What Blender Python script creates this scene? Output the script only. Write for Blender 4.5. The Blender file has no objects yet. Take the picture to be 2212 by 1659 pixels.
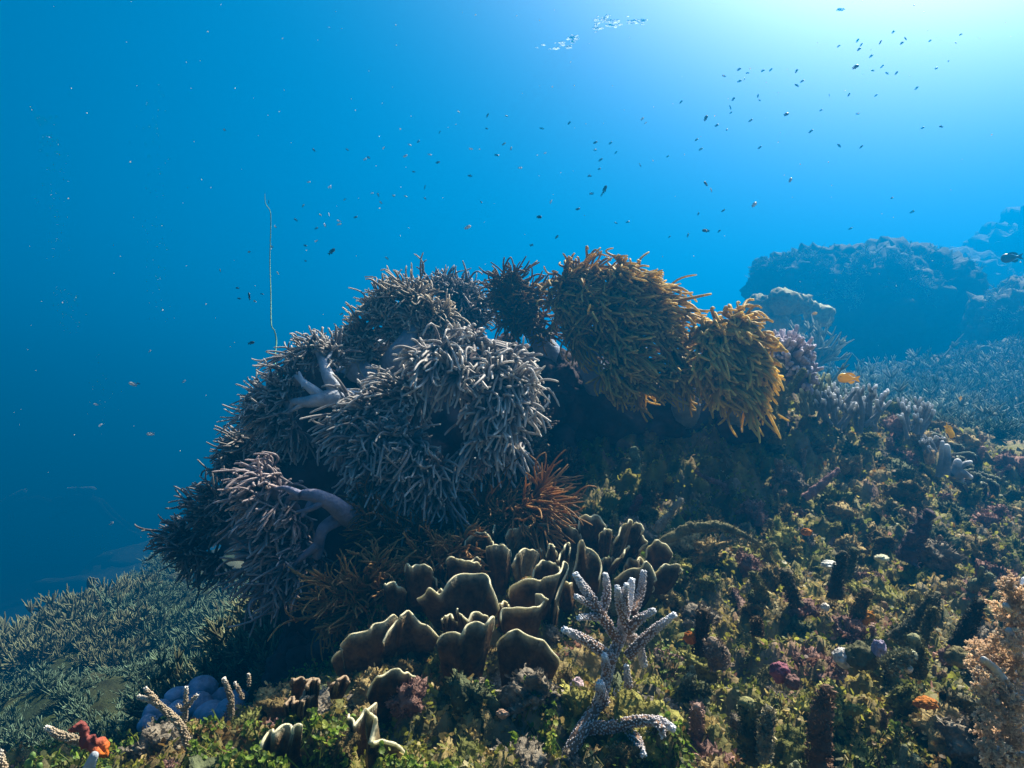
import bpy, math, random
import numpy as np
from mathutils import Vector
sc = bpy.context.scene
COL = sc.collection
# ------------------------------------------------------------- camera
cam_d = bpy.data.cameras.new('camera'); cam = bpy.data.objects.new('camera', cam_d); COL.objects.link(cam)
cam.location = (0, 0, 0); cam.rotation_euler = (math.radians(90), 0, 0)
cam_d.sensor_width = 36; cam_d.lens = 36 * 1441 / 2212
cam_d.clip_start = .02; cam_d.clip_end = 400
sc.camera = cam
# ------------------------------------------------------------- sun + sky
SUN_AZ, SUN_EL = math.radians(43), math.radians(51)      # to the right of the view, and up
SD = Vector((math.sin(SUN_AZ) * math.cos(SUN_EL), math.cos(SUN_AZ) * math.cos(SUN_EL), math.sin(SUN_EL)))
sun_d = bpy.data.lights.new('sun', 'SUN'); sun = bpy.data.objects.new('sun', sun_d); COL.objects.link(sun)
sun_d.energy = 5.0; sun_d.angle = math.radians(.6); sun_d.color = (1, .90, .72)
sun.rotation_euler = SD.to_track_quat('Z', 'Y').to_euler(); sun.location = (3, 3, 5)
W = bpy.data.worlds.new('World'); sc.world = W; W.use_nodes = True
nt = W.node_tree; nt.nodes.clear()
def N(t, **k):
    n = nt.nodes.new(t)
    for a, b in k.items(): setattr(n, a, b)
    return n
L = nt.links.new
out = N('ShaderNodeOutputWorld'); bg = N('ShaderNodeBackground'); L(bg.outputs[0], out.inputs[0])
sky = N('ShaderNodeTexSky', sky_type='NISHITA', sun_disc=False, sun_elevation=SUN_EL, sun_rotation=SUN_AZ)
bg.inputs[1].default_value = .05
# the water outside filters the daylight: bright through the surface, blue-green sideways, dim below
tc = N('ShaderNodeTexCoord'); sep = N('ShaderNodeSeparateXYZ'); L(tc.outputs['Generated'], sep.inputs[0])
ramp = N('ShaderNodeValToRGB'); el = ramp.color_ramp.elements
mr = N('ShaderNodeMapRange'); mr.inputs[1].default_value = -1; mr.inputs[2].default_value = 1; L(sep.outputs[2], mr.inputs[0]); L(mr.outputs[0], ramp.inputs[0])
STOPS = [(0, (.0, .01, .02)), (.42, (.0, .05, .09)), (.5, (.0, .16, .36)), (.62, (.0, .24, .38)), (.75, (.0, .32, .44)), (.9, (.3, .62, .72))]
el[0].position, el[0].color = STOPS[0][0], (*STOPS[0][1], 1); el[1].position, el[1].color = STOPS[-1][0], (*STOPS[-1][1], 1)
for p, c in STOPS[1:-1]:
    e = el.new(p); e.color = (*c, 1)
mul = N('ShaderNodeMix', data_type='RGBA', blend_type='MULTIPLY'); mul.inputs[0].default_value = 1
L(sky.outputs[0], mul.inputs[6]); L(ramp.outputs[0], mul.inputs[7])
# glare of the sun spread by the waves
dot = N('ShaderNodeVectorMath', operation='DOT_PRODUCT'); L(tc.outputs['Generated'], dot.inputs[0]); dot.inputs[1].default_value = SD
mx = N('ShaderNodeMath', operation='MAXIMUM'); L(dot.outputs['Value'], mx.inputs[0]); mx.inputs[1].default_value = 0
pw = N('ShaderNodeMath', operation='POWER'); L(mx.outputs[0], pw.inputs[0]); pw.inputs[1].default_value = 16
gl = N('ShaderNodeVectorMath', operation='SCALE'); gl.inputs[0].default_value = (58, 54, 50); L(pw.outputs[0], gl.inputs['Scale'])
ad = N('ShaderNodeMix', data_type='RGBA', blend_type='ADD'); ad.inputs[0].default_value = 1
L(mul.outputs[2], ad.inputs[6]); L(gl.outputs[0], ad.inputs[7]); L(ad.outputs[2], bg.inputs[0])
sc.view_settings.view_transform = 'Standard'; sc.view_settings.look = 'None'
sc.view_settings.exposure = 1.98; sc.view_settings.gamma = 1
sc.cycles.use_denoising = True
sc.cycles.max_bounces = 5; sc.cycles.diffuse_bounces = 2; sc.cycles.glossy_bounces = 2; sc.cycles.volume_bounces = 0
sc.cycles.transmission_bounces = 3; sc.cycles.transparent_max_bounces = 6
# ------------------------------------------------------------- helpers
rng = np.random.default_rng(11)
FOC = 1441.0
def P(u, v, d):
    """point seen at (u, v) of the 2212 px wide photograph, d metres ahead"""
    return np.array([(u - 1106) / FOC * d, d, (829.5 - v) / FOC * d])
def za(x, y): return 345.6 + x * .39064, 535.7 + y * .39064          # the enlargements the positions were read from
def zb(x, y): return 1036.9 + x * .39064, 518.4 + y * .39064
def zc(x, y): return x * .39064, 1011 + y * .39064
def zd(x, y): return 604.9 + x * .39064, 1011 + y * .39064
def ze(x, y): return 1348.0 + x * .39064, 1011 + y * .39064
def zf(x, y): return x * .27345, 1417.1 + y * .27345
def zg(x, y): return 1901 + x * .1823, 820.9 + y * .1823
ZS = {za: .39064, zb: .39064, zc: .39064, zd: .39064, ze: .39064, zf: .27345, zg: .1823}
def Q(z, x, y, d): return P(*z(x, y), d)
def size(z, px, d): return px * ZS[z] / FOC * d

def _h(i, j, k, s):
    n = (i.astype(np.int64) * 73856093) ^ (j.astype(np.int64) * 19349663) ^ (k.astype(np.int64) * 83492791) ^ (s * 2654435761)
    n = (n ^ (n >> 13)) * 1274126177 & 0x7fffffff
    n = (n ^ (n >> 16)) * 668265263 & 0x7fffffff
    return ((n ^ (n >> 15)) & 0xffff) / 65535.0
def vnoise(p, s=0):
    f = np.floor(p); t = p - f; t = t * t * (3 - 2 * t); i, j, k = f[:, 0], f[:, 1], f[:, 2]
    r = 0
    for a in (0, 1):
        for b in (0, 1):
            for c in (0, 1):
                w = (t[:, 0] if a else 1 - t[:, 0]) * (t[:, 1] if b else 1 - t[:, 1]) * (t[:, 2] if c else 1 - t[:, 2])
                r = r + w * _h(i + a, j + b, k + c, s)
    return r * 2 - 1
def fbm(p, s=0, o=3):
    return sum(vnoise(p * 2.03 ** q + 17.3 * q, s + q) * .5 ** q for q in range(o))

class MB:
    """collects vertices, faces and colours; build() links them as ONE mesh object"""
    def __init__(self): self.v, self.c, self.q, self.t, self.n = [], [], [], [], 0
    def add(self, v, c, q=None, t=None):
        v = np.asarray(v, float).reshape(-1, 3); c = np.asarray(c, float)
        if c.ndim == 1: c = np.tile(c, (len(v), 1))
        self.v.append(v); self.c.append(c.reshape(-1, 3))
        if q is not None and len(q): self.q.append(np.asarray(q).reshape(-1, 4) + self.n)
        if t is not None and len(t): self.t.append(np.asarray(t).reshape(-1, 3) + self.n)
        self.n += len(v)
    def mesh(self, name, origin=(0, 0, 0), smooth=True):
        v = np.vstack(self.v) - np.asarray(origin, float)
        c = np.clip(np.vstack(self.c), 0, 1)
        q = np.vstack(self.q) if self.q else np.zeros((0, 4), int); t = np.vstack(self.t) if self.t else np.zeros((0, 3), int)
        m = bpy.data.meshes.new(name); m.vertices.add(len(v)); m.vertices.foreach_set('co', v.astype(np.float32).ravel())
        idx = np.concatenate([q.ravel(), t.ravel()]).astype(np.int32)
        tot = np.concatenate([np.full(len(q), 4), np.full(len(t), 3)]).astype(np.int32)
        m.loops.add(len(idx)); m.loops.foreach_set('vertex_index', idx)
        m.polygons.add(len(tot)); m.polygons.foreach_set('loop_start', (np.cumsum(tot) - tot).astype(np.int32)); m.polygons.foreach_set('loop_total', tot)
        m.polygons.foreach_set('use_smooth', np.full(len(tot), smooth))
        m.update(calc_edges=True)
        a = m.color_attributes.new('col', 'FLOAT_COLOR', 'POINT')
        a.data.foreach_set('color', np.hstack([c, np.ones((len(c), 1))]).astype(np.float32).ravel())
        return m
    def build(self, name, mat, parent=None, origin=None, smooth=True):
        if parent is not None: origin = wloc(parent)
        elif origin is None: origin = np.vstack(self.v).mean(0)
        m = self.mesh(name, origin, smooth); m.materials.append(mat)
        o = bpy.data.objects.new(name, m); COL.objects.link(o)
        if parent is not None: o.parent = parent
        else: o.location = origin
        return o
def wloc(o):
    p = np.array(o.location)
    while o.parent: o = o.parent; p = p + np.array(o.location)
    return p
def tag(o, label=None, cat=None, group=None, kind=None):
    for k, x in (('label', label), ('category', cat), ('group', group), ('kind', kind)):
        if x: o[k] = x
    return o
def empty(name, loc, label, cat, group=None):
    o = bpy.data.objects.new(name, None); COL.objects.link(o); o.location = loc; o.empty_display_size = .05
    return tag(o, label, cat, group)
def copy_tree(o, parent=None):
    c = o.copy(); COL.objects.link(c); c.parent = parent
    for ch in o.children: copy_tree(ch, c)
    return c

def unit(a): return a / (np.linalg.norm(a, axis=-1, keepdims=True) + 1e-9)
def tubes(mb, pts, rad, col, sides=5, twist=True):
    """pts (T,N,3), rad (T,N), col (T,N,3): T tapering tubes of N rings"""
    T, n, _ = pts.shape
    tan = unit(np.gradient(pts, axis=1))
    ref = np.cross(tan[:, 0], tan[:, -1]); bad = np.linalg.norm(ref, axis=1) < .05
    ref[bad] = np.cross(tan[bad, 0], rng.normal(size=(bad.sum(), 3))); ref = unit(ref)[:, None, :]
    nx = unit(ref - (ref * tan).sum(-1, keepdims=True) * tan); ny = np.cross(tan, nx)
    a = np.arange(sides) * 2 * math.pi / sides
    ring = nx[:, :, None, :] * np.cos(a)[None, None, :, None] + ny[:, :, None, :] * np.sin(a)[None, None, :, None]
    v = pts[:, :, None, :] + ring * rad[:, :, None, None]
    c = np.repeat(col[:, :, None, :], sides, axis=2)
    base = (np.arange(T) * n * sides)[:, None, None]; i = (np.arange(n - 1) * sides)[None, :, None]; s = np.arange(sides)[None, None, :]
    s2 = (s + 1) % sides
    q = np.stack([base + i + s, base + i + s2, base + i + sides + s2, base + i + sides + s], -1)
    mb.add(v.reshape(-1, 3), c.reshape(-1, 3), q=q.reshape(-1, 4))
def spline(p, n):
    """Catmull-Rom through the points p, n samples"""
    p = np.asarray(p, float)
    if len(p) == 2: return p[0] + (p[1] - p[0]) * np.linspace(0, 1, n)[:, None]
    e = np.vstack([2 * p[0] - p[1], p, 2 * p[-1] - p[-2]]); s = np.linspace(0, len(p) - 1 - 1e-6, n); i = s.astype(int); t = (s - i)[:, None]
    a, b, c, d = e[i], e[i + 1], e[i + 2], e[i + 3]
    return .5 * (2 * b + (c - a) * t + (2 * a - 5 * b + 4 * c - d) * t ** 2 + (3 * b - a - 3 * c + d) * t ** 3)
def limb(mb, p, r, col, sides=10, n=None, lump=0., ls=20, tipc=None, cap=True):
    """one limb through points p with radii r"""
    n = n or max(10, len(p) * 6); pts = spline(p, n); rr = np.interp(np.linspace(0, 1, n), np.linspace(0, 1, len(r)), r)
    cc = np.tile(np.asarray(col, float), (n, 1))
    if tipc is not None:
        w = np.clip(np.linspace(-1.6, 1, n), 0, 1)[:, None]; cc = cc * (1 - w) + np.asarray(tipc) * w
    if cap:
        e = pts[-1] - pts[-2]; e = e / (np.linalg.norm(e) + 1e-9)
        pts = np.vstack([pts, pts[-1] + e * rr[-1] * .5, pts[-1] + e * rr[-1] * .85, pts[-1] + e * rr[-1]]); rr = np.concatenate([rr, rr[-1] * np.array([.86, .5, .05])])
        cc = np.vstack([cc, cc[-1:], cc[-1:], cc[-1:]])
    k = len(mb.v); tubes(mb, pts[None], rr[None], cc[None], sides)
    if lump:
        v = mb.v[k]; ctr = np.repeat(pts, sides, axis=0); d = v - ctr
        mb.v[k] = ctr + d * (1 + lump * fbm(v * ls, 5, 3))[:, None]
    return pts, rr
_ico = {}
def ico(sub):
    if sub not in _ico:
        import bmesh
        b = bmesh.new(); bmesh.ops.create_icosphere(b, subdivisions=sub, radius=1)
        _ico[sub] = (np.array([x.co[:] for x in b.verts]), np.array([[x.index for x in f.verts] for f in b.faces])); b.free()
    return _ico[sub]
def lump(mb, c, r, col, sub=4, amp=.25, fr=2.5, s=0, squash=(1, 1, 1), cvar=.25, fine=.0):
    v, f = ico(sub); c = np.asarray(c, float); r = np.asarray(r, float) * np.asarray(squash)
    n = fbm(v * fr + s * 7.1 + 3, s, 4)
    d = 1 + amp * n
    if fine: d = d + fine * fbm(v * fr * 7 + s, s + 9, 3)
    cc = np.asarray(col)[None] * (1 + cvar * fbm(v * fr * 2 + s, s + 3, 3))[:, None]
    mb.add(c + v * d[:, None] * r, cc, t=f)

# ------------------------------------------------------------- materials
def mat(name, trans=0., rough=.65, spec=.25, bump=0., bs=60, var=.3, vs=9, vs2=None):
    m = bpy.data.materials.new(name); m.use_nodes = True; t = m.node_tree; b = t.nodes['Principled BSDF']; l = t.links.new
    def nd(k): return t.nodes.new(k)
    at = nd('ShaderNodeAttribute'); at.attribute_name = 'col'
    co = nd('ShaderNodeTexCoord')
    no = nd('ShaderNodeTexNoise'); no.inputs['Scale'].default_value = vs; no.inputs['Detail'].default_value = 6; no.inputs['Roughness'].default_value = .65; l(co.outputs['Object'], no.inputs['Vector'])
    mr = nd('ShaderNodeMapRange'); mr.inputs[1].default_value = .3; mr.inputs[2].default_value = .7; mr.inputs[3].default_value = 1 - var; mr.inputs[4].default_value = 1 + var; l(no.outputs['Fac'], mr.inputs[0])
    sc_ = nd('ShaderNodeVectorMath'); sc_.operation = 'SCALE'; l(at.outputs['Color'], sc_.inputs[0]); l(mr.outputs[0], sc_.inputs['Scale'])
    l(sc_.outputs[0], b.inputs['Base Color']); b.inputs['Roughness'].default_value = rough; b.inputs['Specular IOR Level'].default_value = spec
    nrm = None
    if bump:
        n2 = nd('ShaderNodeTexNoise'); n2.inputs['Scale'].default_value = bs; n2.inputs['Detail'].default_value = 4; l(co.outputs['Object'], n2.inputs['Vector'])
        bp = nd('ShaderNodeBump'); bp.inputs['Strength'].default_value = bump; bp.inputs['Distance'].default_value = .01; l(n2.outputs['Fac'], bp.inputs['Height']); l(bp.outputs[0], b.inputs['Normal'])
    if trans:
        tr = nd('ShaderNodeBsdfTranslucent'); l(sc_.outputs[0], tr.inputs[0]); mi = nd('ShaderNodeMixShader'); mi.inputs[0].default_value = trans
        l(b.outputs[0], mi.inputs[1]); l(tr.outputs[0], mi.inputs[2]); l(mi.outputs[0], t.nodes['Material Output'].inputs[0])
    return m
M = {'ripple_glint': mat('ripple_glint', .75, .4, .3, var=.05),
     'tentacle': mat('soft_coral_tentacles', .30, .55, .3, var=.25, vs=14),
     'golden': mat('golden_tentacles', .45, .55, .3, var=.25, vs=14),
     'stalk': mat('soft_coral_stalk', .12, .6, .25, .55, 75, .38, 16),
     'plate': mat('plate_coral', .14, .8, .15, .7, 110, .75, 34),
     'rim': mat('plate_coral_rim', .42, .6, .3, .2, 120, .15, 30),
     'hard': mat('hard_coral', .05, .75, .2, .4, 110, .25, 30),
     'twig': mat('thicket_coral', .12, .75, .15, 0, 60, .3, 5),
     'rock': mat('reef_rock', 0, .85, .1, .8, 35, .45, 9),
     'reef': mat('reef_ground', 0, .85, .1, .9, 55, .5, 16),
     'leaf': mat('algae_leaves', .5, .55, .3, var=.3, vs=25),
     'fuzz': mat('turf_covered_coral', .06, .85, .1, .9, 130, .5, 28),
     'fish': mat('fish_skin', .35, .4, .5, var=.12, vs=30),
     'fluffy': mat('feathery_polyps', .62, .7, .15, var=.2, vs=30),
     'sponge': mat('sponge', .08, .8, .1, .7, 60, .4, 25),
     'suit': mat('diver_gear', 0, .95, .05, var=.15, vs=6),
     'bubble': mat('bubble', .5, .2, .6, var=.05)}

# ------------------------------------------------------------- ground
CT = [(0, 1830, 1.0), (-400, 1800, 1.4), (170, 1735, 1.02), (290, 1635, 1.15), (480, 1600, 1.3), (650, 1520, 1.45), (500, 1670, 1.05), (800, 1680, 1.04), (1100, 1680, 1.04), (1400, 1680, 1.04), (1800, 1665, 1.04), (2250, 1650, 1.02), (2600, 1600, 1.1),
      (400, 1600, 1.9), (520, 1575, 1.95), (280, 1610, 1.95), (400, 1570, 2.2),
      (800, 2050, .7), (1106, 2050, .7), (1500, 2050, .7), (1100, 1560, 1.2), (800, 1560, 1.22), (1350, 1560, 1.2),
      (60, 1640, 2.9), (100, 1600, 3.3), (300, 1520, 3.5), (560, 1430, 3.3), (150, 1400, 4.6), (350, 1330, 5.2), (560, 1350, 4.2), (330, 1275, 6.2), (100, 1470, 4.2), (-200, 1500, 4.4), (30, 1400, 16), (150, 1330, 20), (50, 1290, 26), (-800, 1400, 22), (560, 1230, 18), (420, 1270, 18), (700, 1240, 18), (120, 1390, 7.5),
      (900, 1440, 1.5), (1000, 1490, 1.38), (1230, 1495, 1.38), (1400, 1450, 1.5), (1450, 1280, 1.8), (1250, 1160, 2.1), (1000, 1280, 1.9), (760, 1420, 1.7), (700, 1330, 2.3),
      (1400, 1110, 2.35), (1300, 940, 2.75), (1480, 920, 2.75), (1000, 1000, 3.1),
      (1700, 1150, 2.3), (1700, 1010, 2.6), (1720, 880, 2.9), (1850, 965, 2.9), (2000, 965, 3.1), (2110, 1060, 2.9), (2200, 1160, 2.5), (2200, 1260, 2.0), (1900, 1210, 2.1), (2100, 1410, 1.5), (1700, 1420, 1.45), (1600, 1600, 1.15), (2150, 1600, 1.1), (2500, 1300, 2),
      (1900, 900, 4.3), (1900, 880, 6), (2150, 960, 4.6), (2200, 890, 6.5), (1800, 815, 9.6), (1600, 850, 8), (2212, 700, 12.5), (2100, 740, 12.5), (2600, 690, 9), (2700, 1000, 4), (1800, 740, 15), (2400, 580, 16),
      (1100, 920, 5), (800, 1060, 5), (1106, 1000, 10), (900, 1060, 16), (1500, 900, 12)]
def fd(d, u): return d if d < 3.2 else 3.2 + (d - 3.2) * (1.8 if u < 1400 else 1.2)          # the far ground lies further off
cp = np.array([P(a[0], a[1], fd(a[2], a[0])) for a in CT]); cp = np.vstack([cp, [[-3, -3, -.8], [0, -3, -.6], [3, -3, -.5], [-60, 100, -24], [0, 100, -22], [60, 100, 1], [-60, 5, -16], [60, 5, .5], [-40, 40, -17]]])
def _phi(a, b): return np.sqrt(((a[:, None, :2] - b[None, :, :2]) ** 2).sum(-1) + .03)
_A = _phi(cp, cp) - 1e-3 * np.eye(len(cp)); _A = np.block([[_A, np.ones((len(cp), 1))], [np.ones((1, len(cp))), np.zeros((1, 1))]])
_w = np.linalg.solve(_A, np.concatenate([cp[:, 2], [0]]))
def base_h(x, y):
    p = np.stack([x, y], 1); r = np.empty(len(p))
    for i in range(0, len(p), 60000): r[i:i + 60000] = _phi(p[i:i + 60000], cp) @ _w[:-1] + _w[-1]
    return r
def reefness(x, y):
    """1 on the reef, 0 on the sandy bottom to the left"""
    e = 1.2 + .18 * y - .5 * np.sin(y * .6)
    a = np.clip((x + e) / .8, 0, 1); b = np.clip((11.5 - y) / 2, 0, 1) * np.clip((x + 8.5 + .05 * y) / .8, 0, 1)
    return np.maximum(a, b)
def H(x, y, detail=True):
    x, y = np.atleast_1d(np.asarray(x, float)), np.atleast_1d(np.asarray(y, float)); z = base_h(x, y); p = np.stack([x, y, 0 * x], 1); k = reefness(x, y)
    z = z + .03 * k * fbm(p * 4, 1, 2) + .34 * np.clip((-.4 - x) / .6, 0, 1) * np.clip((y - 2.6) / .8, 0, 1) * np.clip((12 - y) / 2, 0, 1) * (np.abs(fbm(p * .85, 14, 2)) - .22)
    if detail:
        n = fbm(p * 11, 2, 3); z = z + k * (.066 * np.abs(n) + .040 * np.abs(fbm(p * 26, 5, 2)) + .014 * fbm(p * 60, 3, 2) - .045) + (1 - k) * .012 * fbm(p * 9, 4, 3)
    return z
PAL = np.array([[.09, .095, .026], [.17, .16, .042], [.10, .075, .03], [.21, .16, .07], [.17, .10, .08], [.06, .07, .035], [.14, .12, .09]])
def reef_col(x, y, bright=1.):
    p = np.stack([x, y, 0 * x], 1); w = []
    for i in range(len(PAL)): w.append(np.exp(6 * (fbm(p * 5, 20 + i, 2) * .6 + fbm(p * 22, 40 + i, 2) * .6) - (0, 0, .4, .5, 1.6, .3, 1.4)[i]))
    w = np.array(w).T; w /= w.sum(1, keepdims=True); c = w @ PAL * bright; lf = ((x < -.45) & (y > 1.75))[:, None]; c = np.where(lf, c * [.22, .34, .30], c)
    k = reefness(x, y)[:, None]; return c * k + np.array([.045, .08, .07]) * (1 - k)  # sand coloured dark green to stand in for red light lost in water
def sheet(name, xs, ys, drop=None, detail=True):
    X, Y = np.meshgrid(xs, ys); x, y = X.ravel(), Y.ravel(); z = H(x, y, detail)
    if drop is not None: z = z - drop(x, y)
    mb = MB(); nx = len(xs); i = np.arange(len(ys) - 1)[:, None] * nx + np.arange(nx - 1)[None]
    q = np.stack([i, i + 1, i + nx + 1, i + nx], -1).reshape(-1, 4)
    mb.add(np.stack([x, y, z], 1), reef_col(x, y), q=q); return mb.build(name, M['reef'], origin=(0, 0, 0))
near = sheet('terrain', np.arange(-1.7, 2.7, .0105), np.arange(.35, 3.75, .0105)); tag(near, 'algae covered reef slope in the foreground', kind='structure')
def inside(x, y): return .10 * ((x > -1.62) & (x < 2.6) & (y > .45) & (y < 3.66))
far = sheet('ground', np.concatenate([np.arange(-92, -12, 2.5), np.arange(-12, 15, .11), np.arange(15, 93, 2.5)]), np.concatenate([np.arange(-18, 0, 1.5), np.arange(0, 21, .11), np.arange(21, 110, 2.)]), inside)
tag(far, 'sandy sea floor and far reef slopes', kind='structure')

# ------------------------------------------------------------- rocks of the coral head
GREY = np.array([.12, .11, .12]); GREYT = np.array([.74, .70, .64]); GOLD = np.array([.32, .205, .03]); GOLDT = np.array([.92, .69, .17]); BROWN = np.array([.20, .12, .05])  # grey finger bases darkened in colour so the gaps between fingers look shaded
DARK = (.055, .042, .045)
def rock(name, balls, label, col=DARK, cat='rock', sub=5, amp=.3, fr=2.2, fine=.06):
    mb = MB()
    for i, (z, x, y, d, r, sq) in enumerate(balls): lump(mb, Q(z, x, y, d), size(z, r, d), col, sub, amp, fr, i + 3, sq, .5, fine)
    return tag(mb.build(name, M['rock']), label, cat)
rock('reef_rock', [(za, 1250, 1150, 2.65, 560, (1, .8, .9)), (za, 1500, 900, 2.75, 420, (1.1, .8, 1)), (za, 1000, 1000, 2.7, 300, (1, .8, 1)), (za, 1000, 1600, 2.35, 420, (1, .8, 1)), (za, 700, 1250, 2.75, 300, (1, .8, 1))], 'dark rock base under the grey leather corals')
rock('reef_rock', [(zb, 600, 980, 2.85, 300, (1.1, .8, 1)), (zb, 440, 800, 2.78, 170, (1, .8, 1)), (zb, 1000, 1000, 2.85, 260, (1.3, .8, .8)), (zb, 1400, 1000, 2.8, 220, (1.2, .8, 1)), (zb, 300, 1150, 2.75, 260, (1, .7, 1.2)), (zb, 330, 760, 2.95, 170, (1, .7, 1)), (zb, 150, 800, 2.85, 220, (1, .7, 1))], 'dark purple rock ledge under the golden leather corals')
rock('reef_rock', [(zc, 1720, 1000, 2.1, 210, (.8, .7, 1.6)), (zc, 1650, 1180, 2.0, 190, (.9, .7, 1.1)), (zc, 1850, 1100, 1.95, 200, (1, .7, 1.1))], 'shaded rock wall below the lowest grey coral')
rock('reef_rock', [(za, 960, 1400, 2.25, 60, (1.6, 1, .5))], 'yellowish rock lump beside the purple coral stem', (.32, .30, .14), sub=4)

# ------------------------------------------------------------- leather corals
def tentacles(mb, c, R, ax, n, col, tip, L, r, sweep, spread=1.75, fork=.5, wig=.25, sides=5, core=.34, NP=9, curl=0.):
    """a lobe: a core with tapering fingers round the axis"""
    ax = unit(np.asarray(ax, float)); m_ = max(3, int(n / 4.2))
    k = np.arange(m_) + .5; th = np.arccos(1 - k / m_ * (1 - math.cos(spread))); ph = k * 2.39996 + rng.uniform(0, 6)
    t1 = unit(np.cross(ax, [.3, .2, .9])); t2 = np.cross(ax, t1)
    dc = ax[None] * np.cos(th)[:, None] + (t1[None] * np.cos(ph)[:, None] + t2[None] * np.sin(ph)[:, None]) * np.sin(th)[:, None]
    g_ = np.arange(n) % m_; d = unit(dc[g_] + rng.normal(0, .20, (n, 3))); wc = rng.normal(0, wig * 1.1, (m_, 1, 3))[g_]; lc = rng.uniform(.72, 1.25, m_)[g_]
    b = c + unit(dc[g_] + rng.normal(0, .10, (n, 3))) * R * core * rng.uniform(.75, 1.1, (n, 1))
    s = np.linspace(0, 1, NP)[None, :, None]; Ls = (L * lc * rng.uniform(.75, 1.12, n))[:, None, None]
    w1 = wc + rng.normal(0, wig * .6, (n, 1, 3)); w2 = rng.normal(0, wig, (n, 1, 3)); sw = np.asarray(sweep, float)[None, None] * rng.uniform(.6, 1.3, (n, 1, 1))
    def path(b, d, Ls, w1, w2, sw): return b[:, None, :] + Ls * (d[:, None, :] * s * (1 - .25 * s * np.linalg.norm(sw, axis=-1, keepdims=True)) + sw * s ** 2 * .8 + w1 * s * s * .5 + w2 * np.sin(s * 3.3) * .32)
    p = path(b, d, Ls, w1, w2, sw)
    prof = np.array([1.45, 1.28, 1.15, 1.04, .95, .86, .78, .64, .1]) if NP == 9 else np.interp(np.linspace(0, 1, NP), [0, .7, .9, 1], [1.2, .95, .7, .08])
    p[:, -2] = p[:, -3] + (p[:, -2] - p[:, -3]) * .42; p[:, -1] = p[:, -2] + (p[:, -2] - p[:, -3]) * .3
    rad = r * prof[None] * rng.uniform(.85, 1.15, (n, 1)); cv = rng.uniform(.8, 1.2, (n, 1, 1)); cc = (col * (1 - s ** 1.5) + tip * s ** 1.5) * cv
    tubes(mb, p, rad, cc, sides)
    m = rng.random(n) < fork
    if m.any():
        i = np.where(m)[0]; j = rng.integers(2, 4, len(i)); bb = p[i, j]; dd = unit(unit(p[i, j + 1] - p[i, j]) + rng.normal(0, .55, (len(i), 3)))
        q = path(bb, dd, Ls[i] * .62, w2[i], w1[i], sw[i]); q[:, -2] = q[:, -3] + (q[:, -2] - q[:, -3]) * .42; q[:, -1] = q[:, -2] + (q[:, -2] - q[:, -3]) * .3
        tubes(mb, q, rad[i] * .92, cc[i], sides)
    lump(mb, c, R * core * 1.05, col * .45, 3, .2, 2.2, int(rng.integers(99)))
def leather(label, z, d0, stalks, lobes, col, tip, scol, sweep=(0, 0, -.35), nmul=1., rmul=1., Lmul=1., group='leather corals on the coral head', name='leather_coral', spread=1.5, fork=.9, wig=.46):
    b = stalks[0][0][0]; base = Q(z, b[0], b[1], d0 + .08)
    root = empty(name, base, label, 'soft coral', group)
    ends = []
    for pts, r in stalks:
        mb = MB(); w = [Q(z, p[0], p[1], d0 + (p[2] if len(p) > 2 else .06)) for p in pts]
        pp, rr = limb(mb, w, [size(z, q, d0) for q in r], scol, 16, 40, .07, 22, np.asarray(scol) * .75 + col * .25); mb.build('stalk', M['stalk'], root); ends += [(pp[i], rr[i]) for i in range(len(pp) // 3, len(pp), 3)]
    for l in lobes:
        x, y, R, dx, dy = l[:5]; dz = l[5] if len(l) > 5 else .45; dd = l[6] if len(l) > 6 else 0
        c = Q(z, x, y, d0 + dd - .03); Rw = size(z, R, d0); ax = np.array([dx, -dz, -dy]); c = c - unit(ax) * Rw * .34
        mb = MB(); L = (Rw * .85 + .036) * Lmul * rng.uniform(.88, 1.18); r = .0038 * rmul; n = int(36 * nmul * (Rw / .08) ** 1.2) + 10
        tentacles(mb, c, Rw, ax, n, col, tip, L, r, sweep, spread, fork, wig, core=.2)
        # the arm that carries the lobe, from the nearest place on the stalk
        e, er = min(ends, key=lambda t: np.linalg.norm(t[0] - c)); g = c - e
        mid = e + g * .5 + np.array([0, .02, -.02]) * (np.linalg.norm(g) / .2)
        limb(mb, [e, mid, c], [min(er * .7, Rw * .36), Rw * .22, Rw * .2], np.asarray(scol) * .7 + col * .25, 9, 14, .15, 18, cap=False)
        mb.build('lobe', M['golden' if col[0] > 1.8 * col[2] else 'tentacle'], root)
    return root
SG = np.array([.36, .40, .47]); SP = np.array([.20, .20, .28])
leather('grey leather coral highest on the left half with brown tinted fingers', za, 2.5, [([(1280, 700, .1), (1330, 590, -.08), (1390, 460, -.06)], [100, 72, 34]), ([(1330, 590), (1220, 560), (1120, 540)], [70, 55, 45])],
        [(1230, 270, 130, -.5, -.8), (1400, 240, 125, .1, -1, .2), (1340, 340, 135, 0, -.3, 1), (1500, 330, 130, .8, -.3), (1570, 390, 110, .8, .4), (1180, 370, 125, -.9, -.3), (1110, 470, 130, -1, .1), (1040, 550, 120, -1, .5), (1130, 590, 110, -.2, 1), (1260, 460, 120, -.4, .4, 1), (1440, 400, 90, .2, .4, 1), (1390, 440, 85, 0, .2, 1), (1350, 520, 70, -.3, .8, .8)], GREY * [.95, .88, .72], GREYT * [1, .92, .76], SG * .75, (-.2, 0, -.15))
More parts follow.
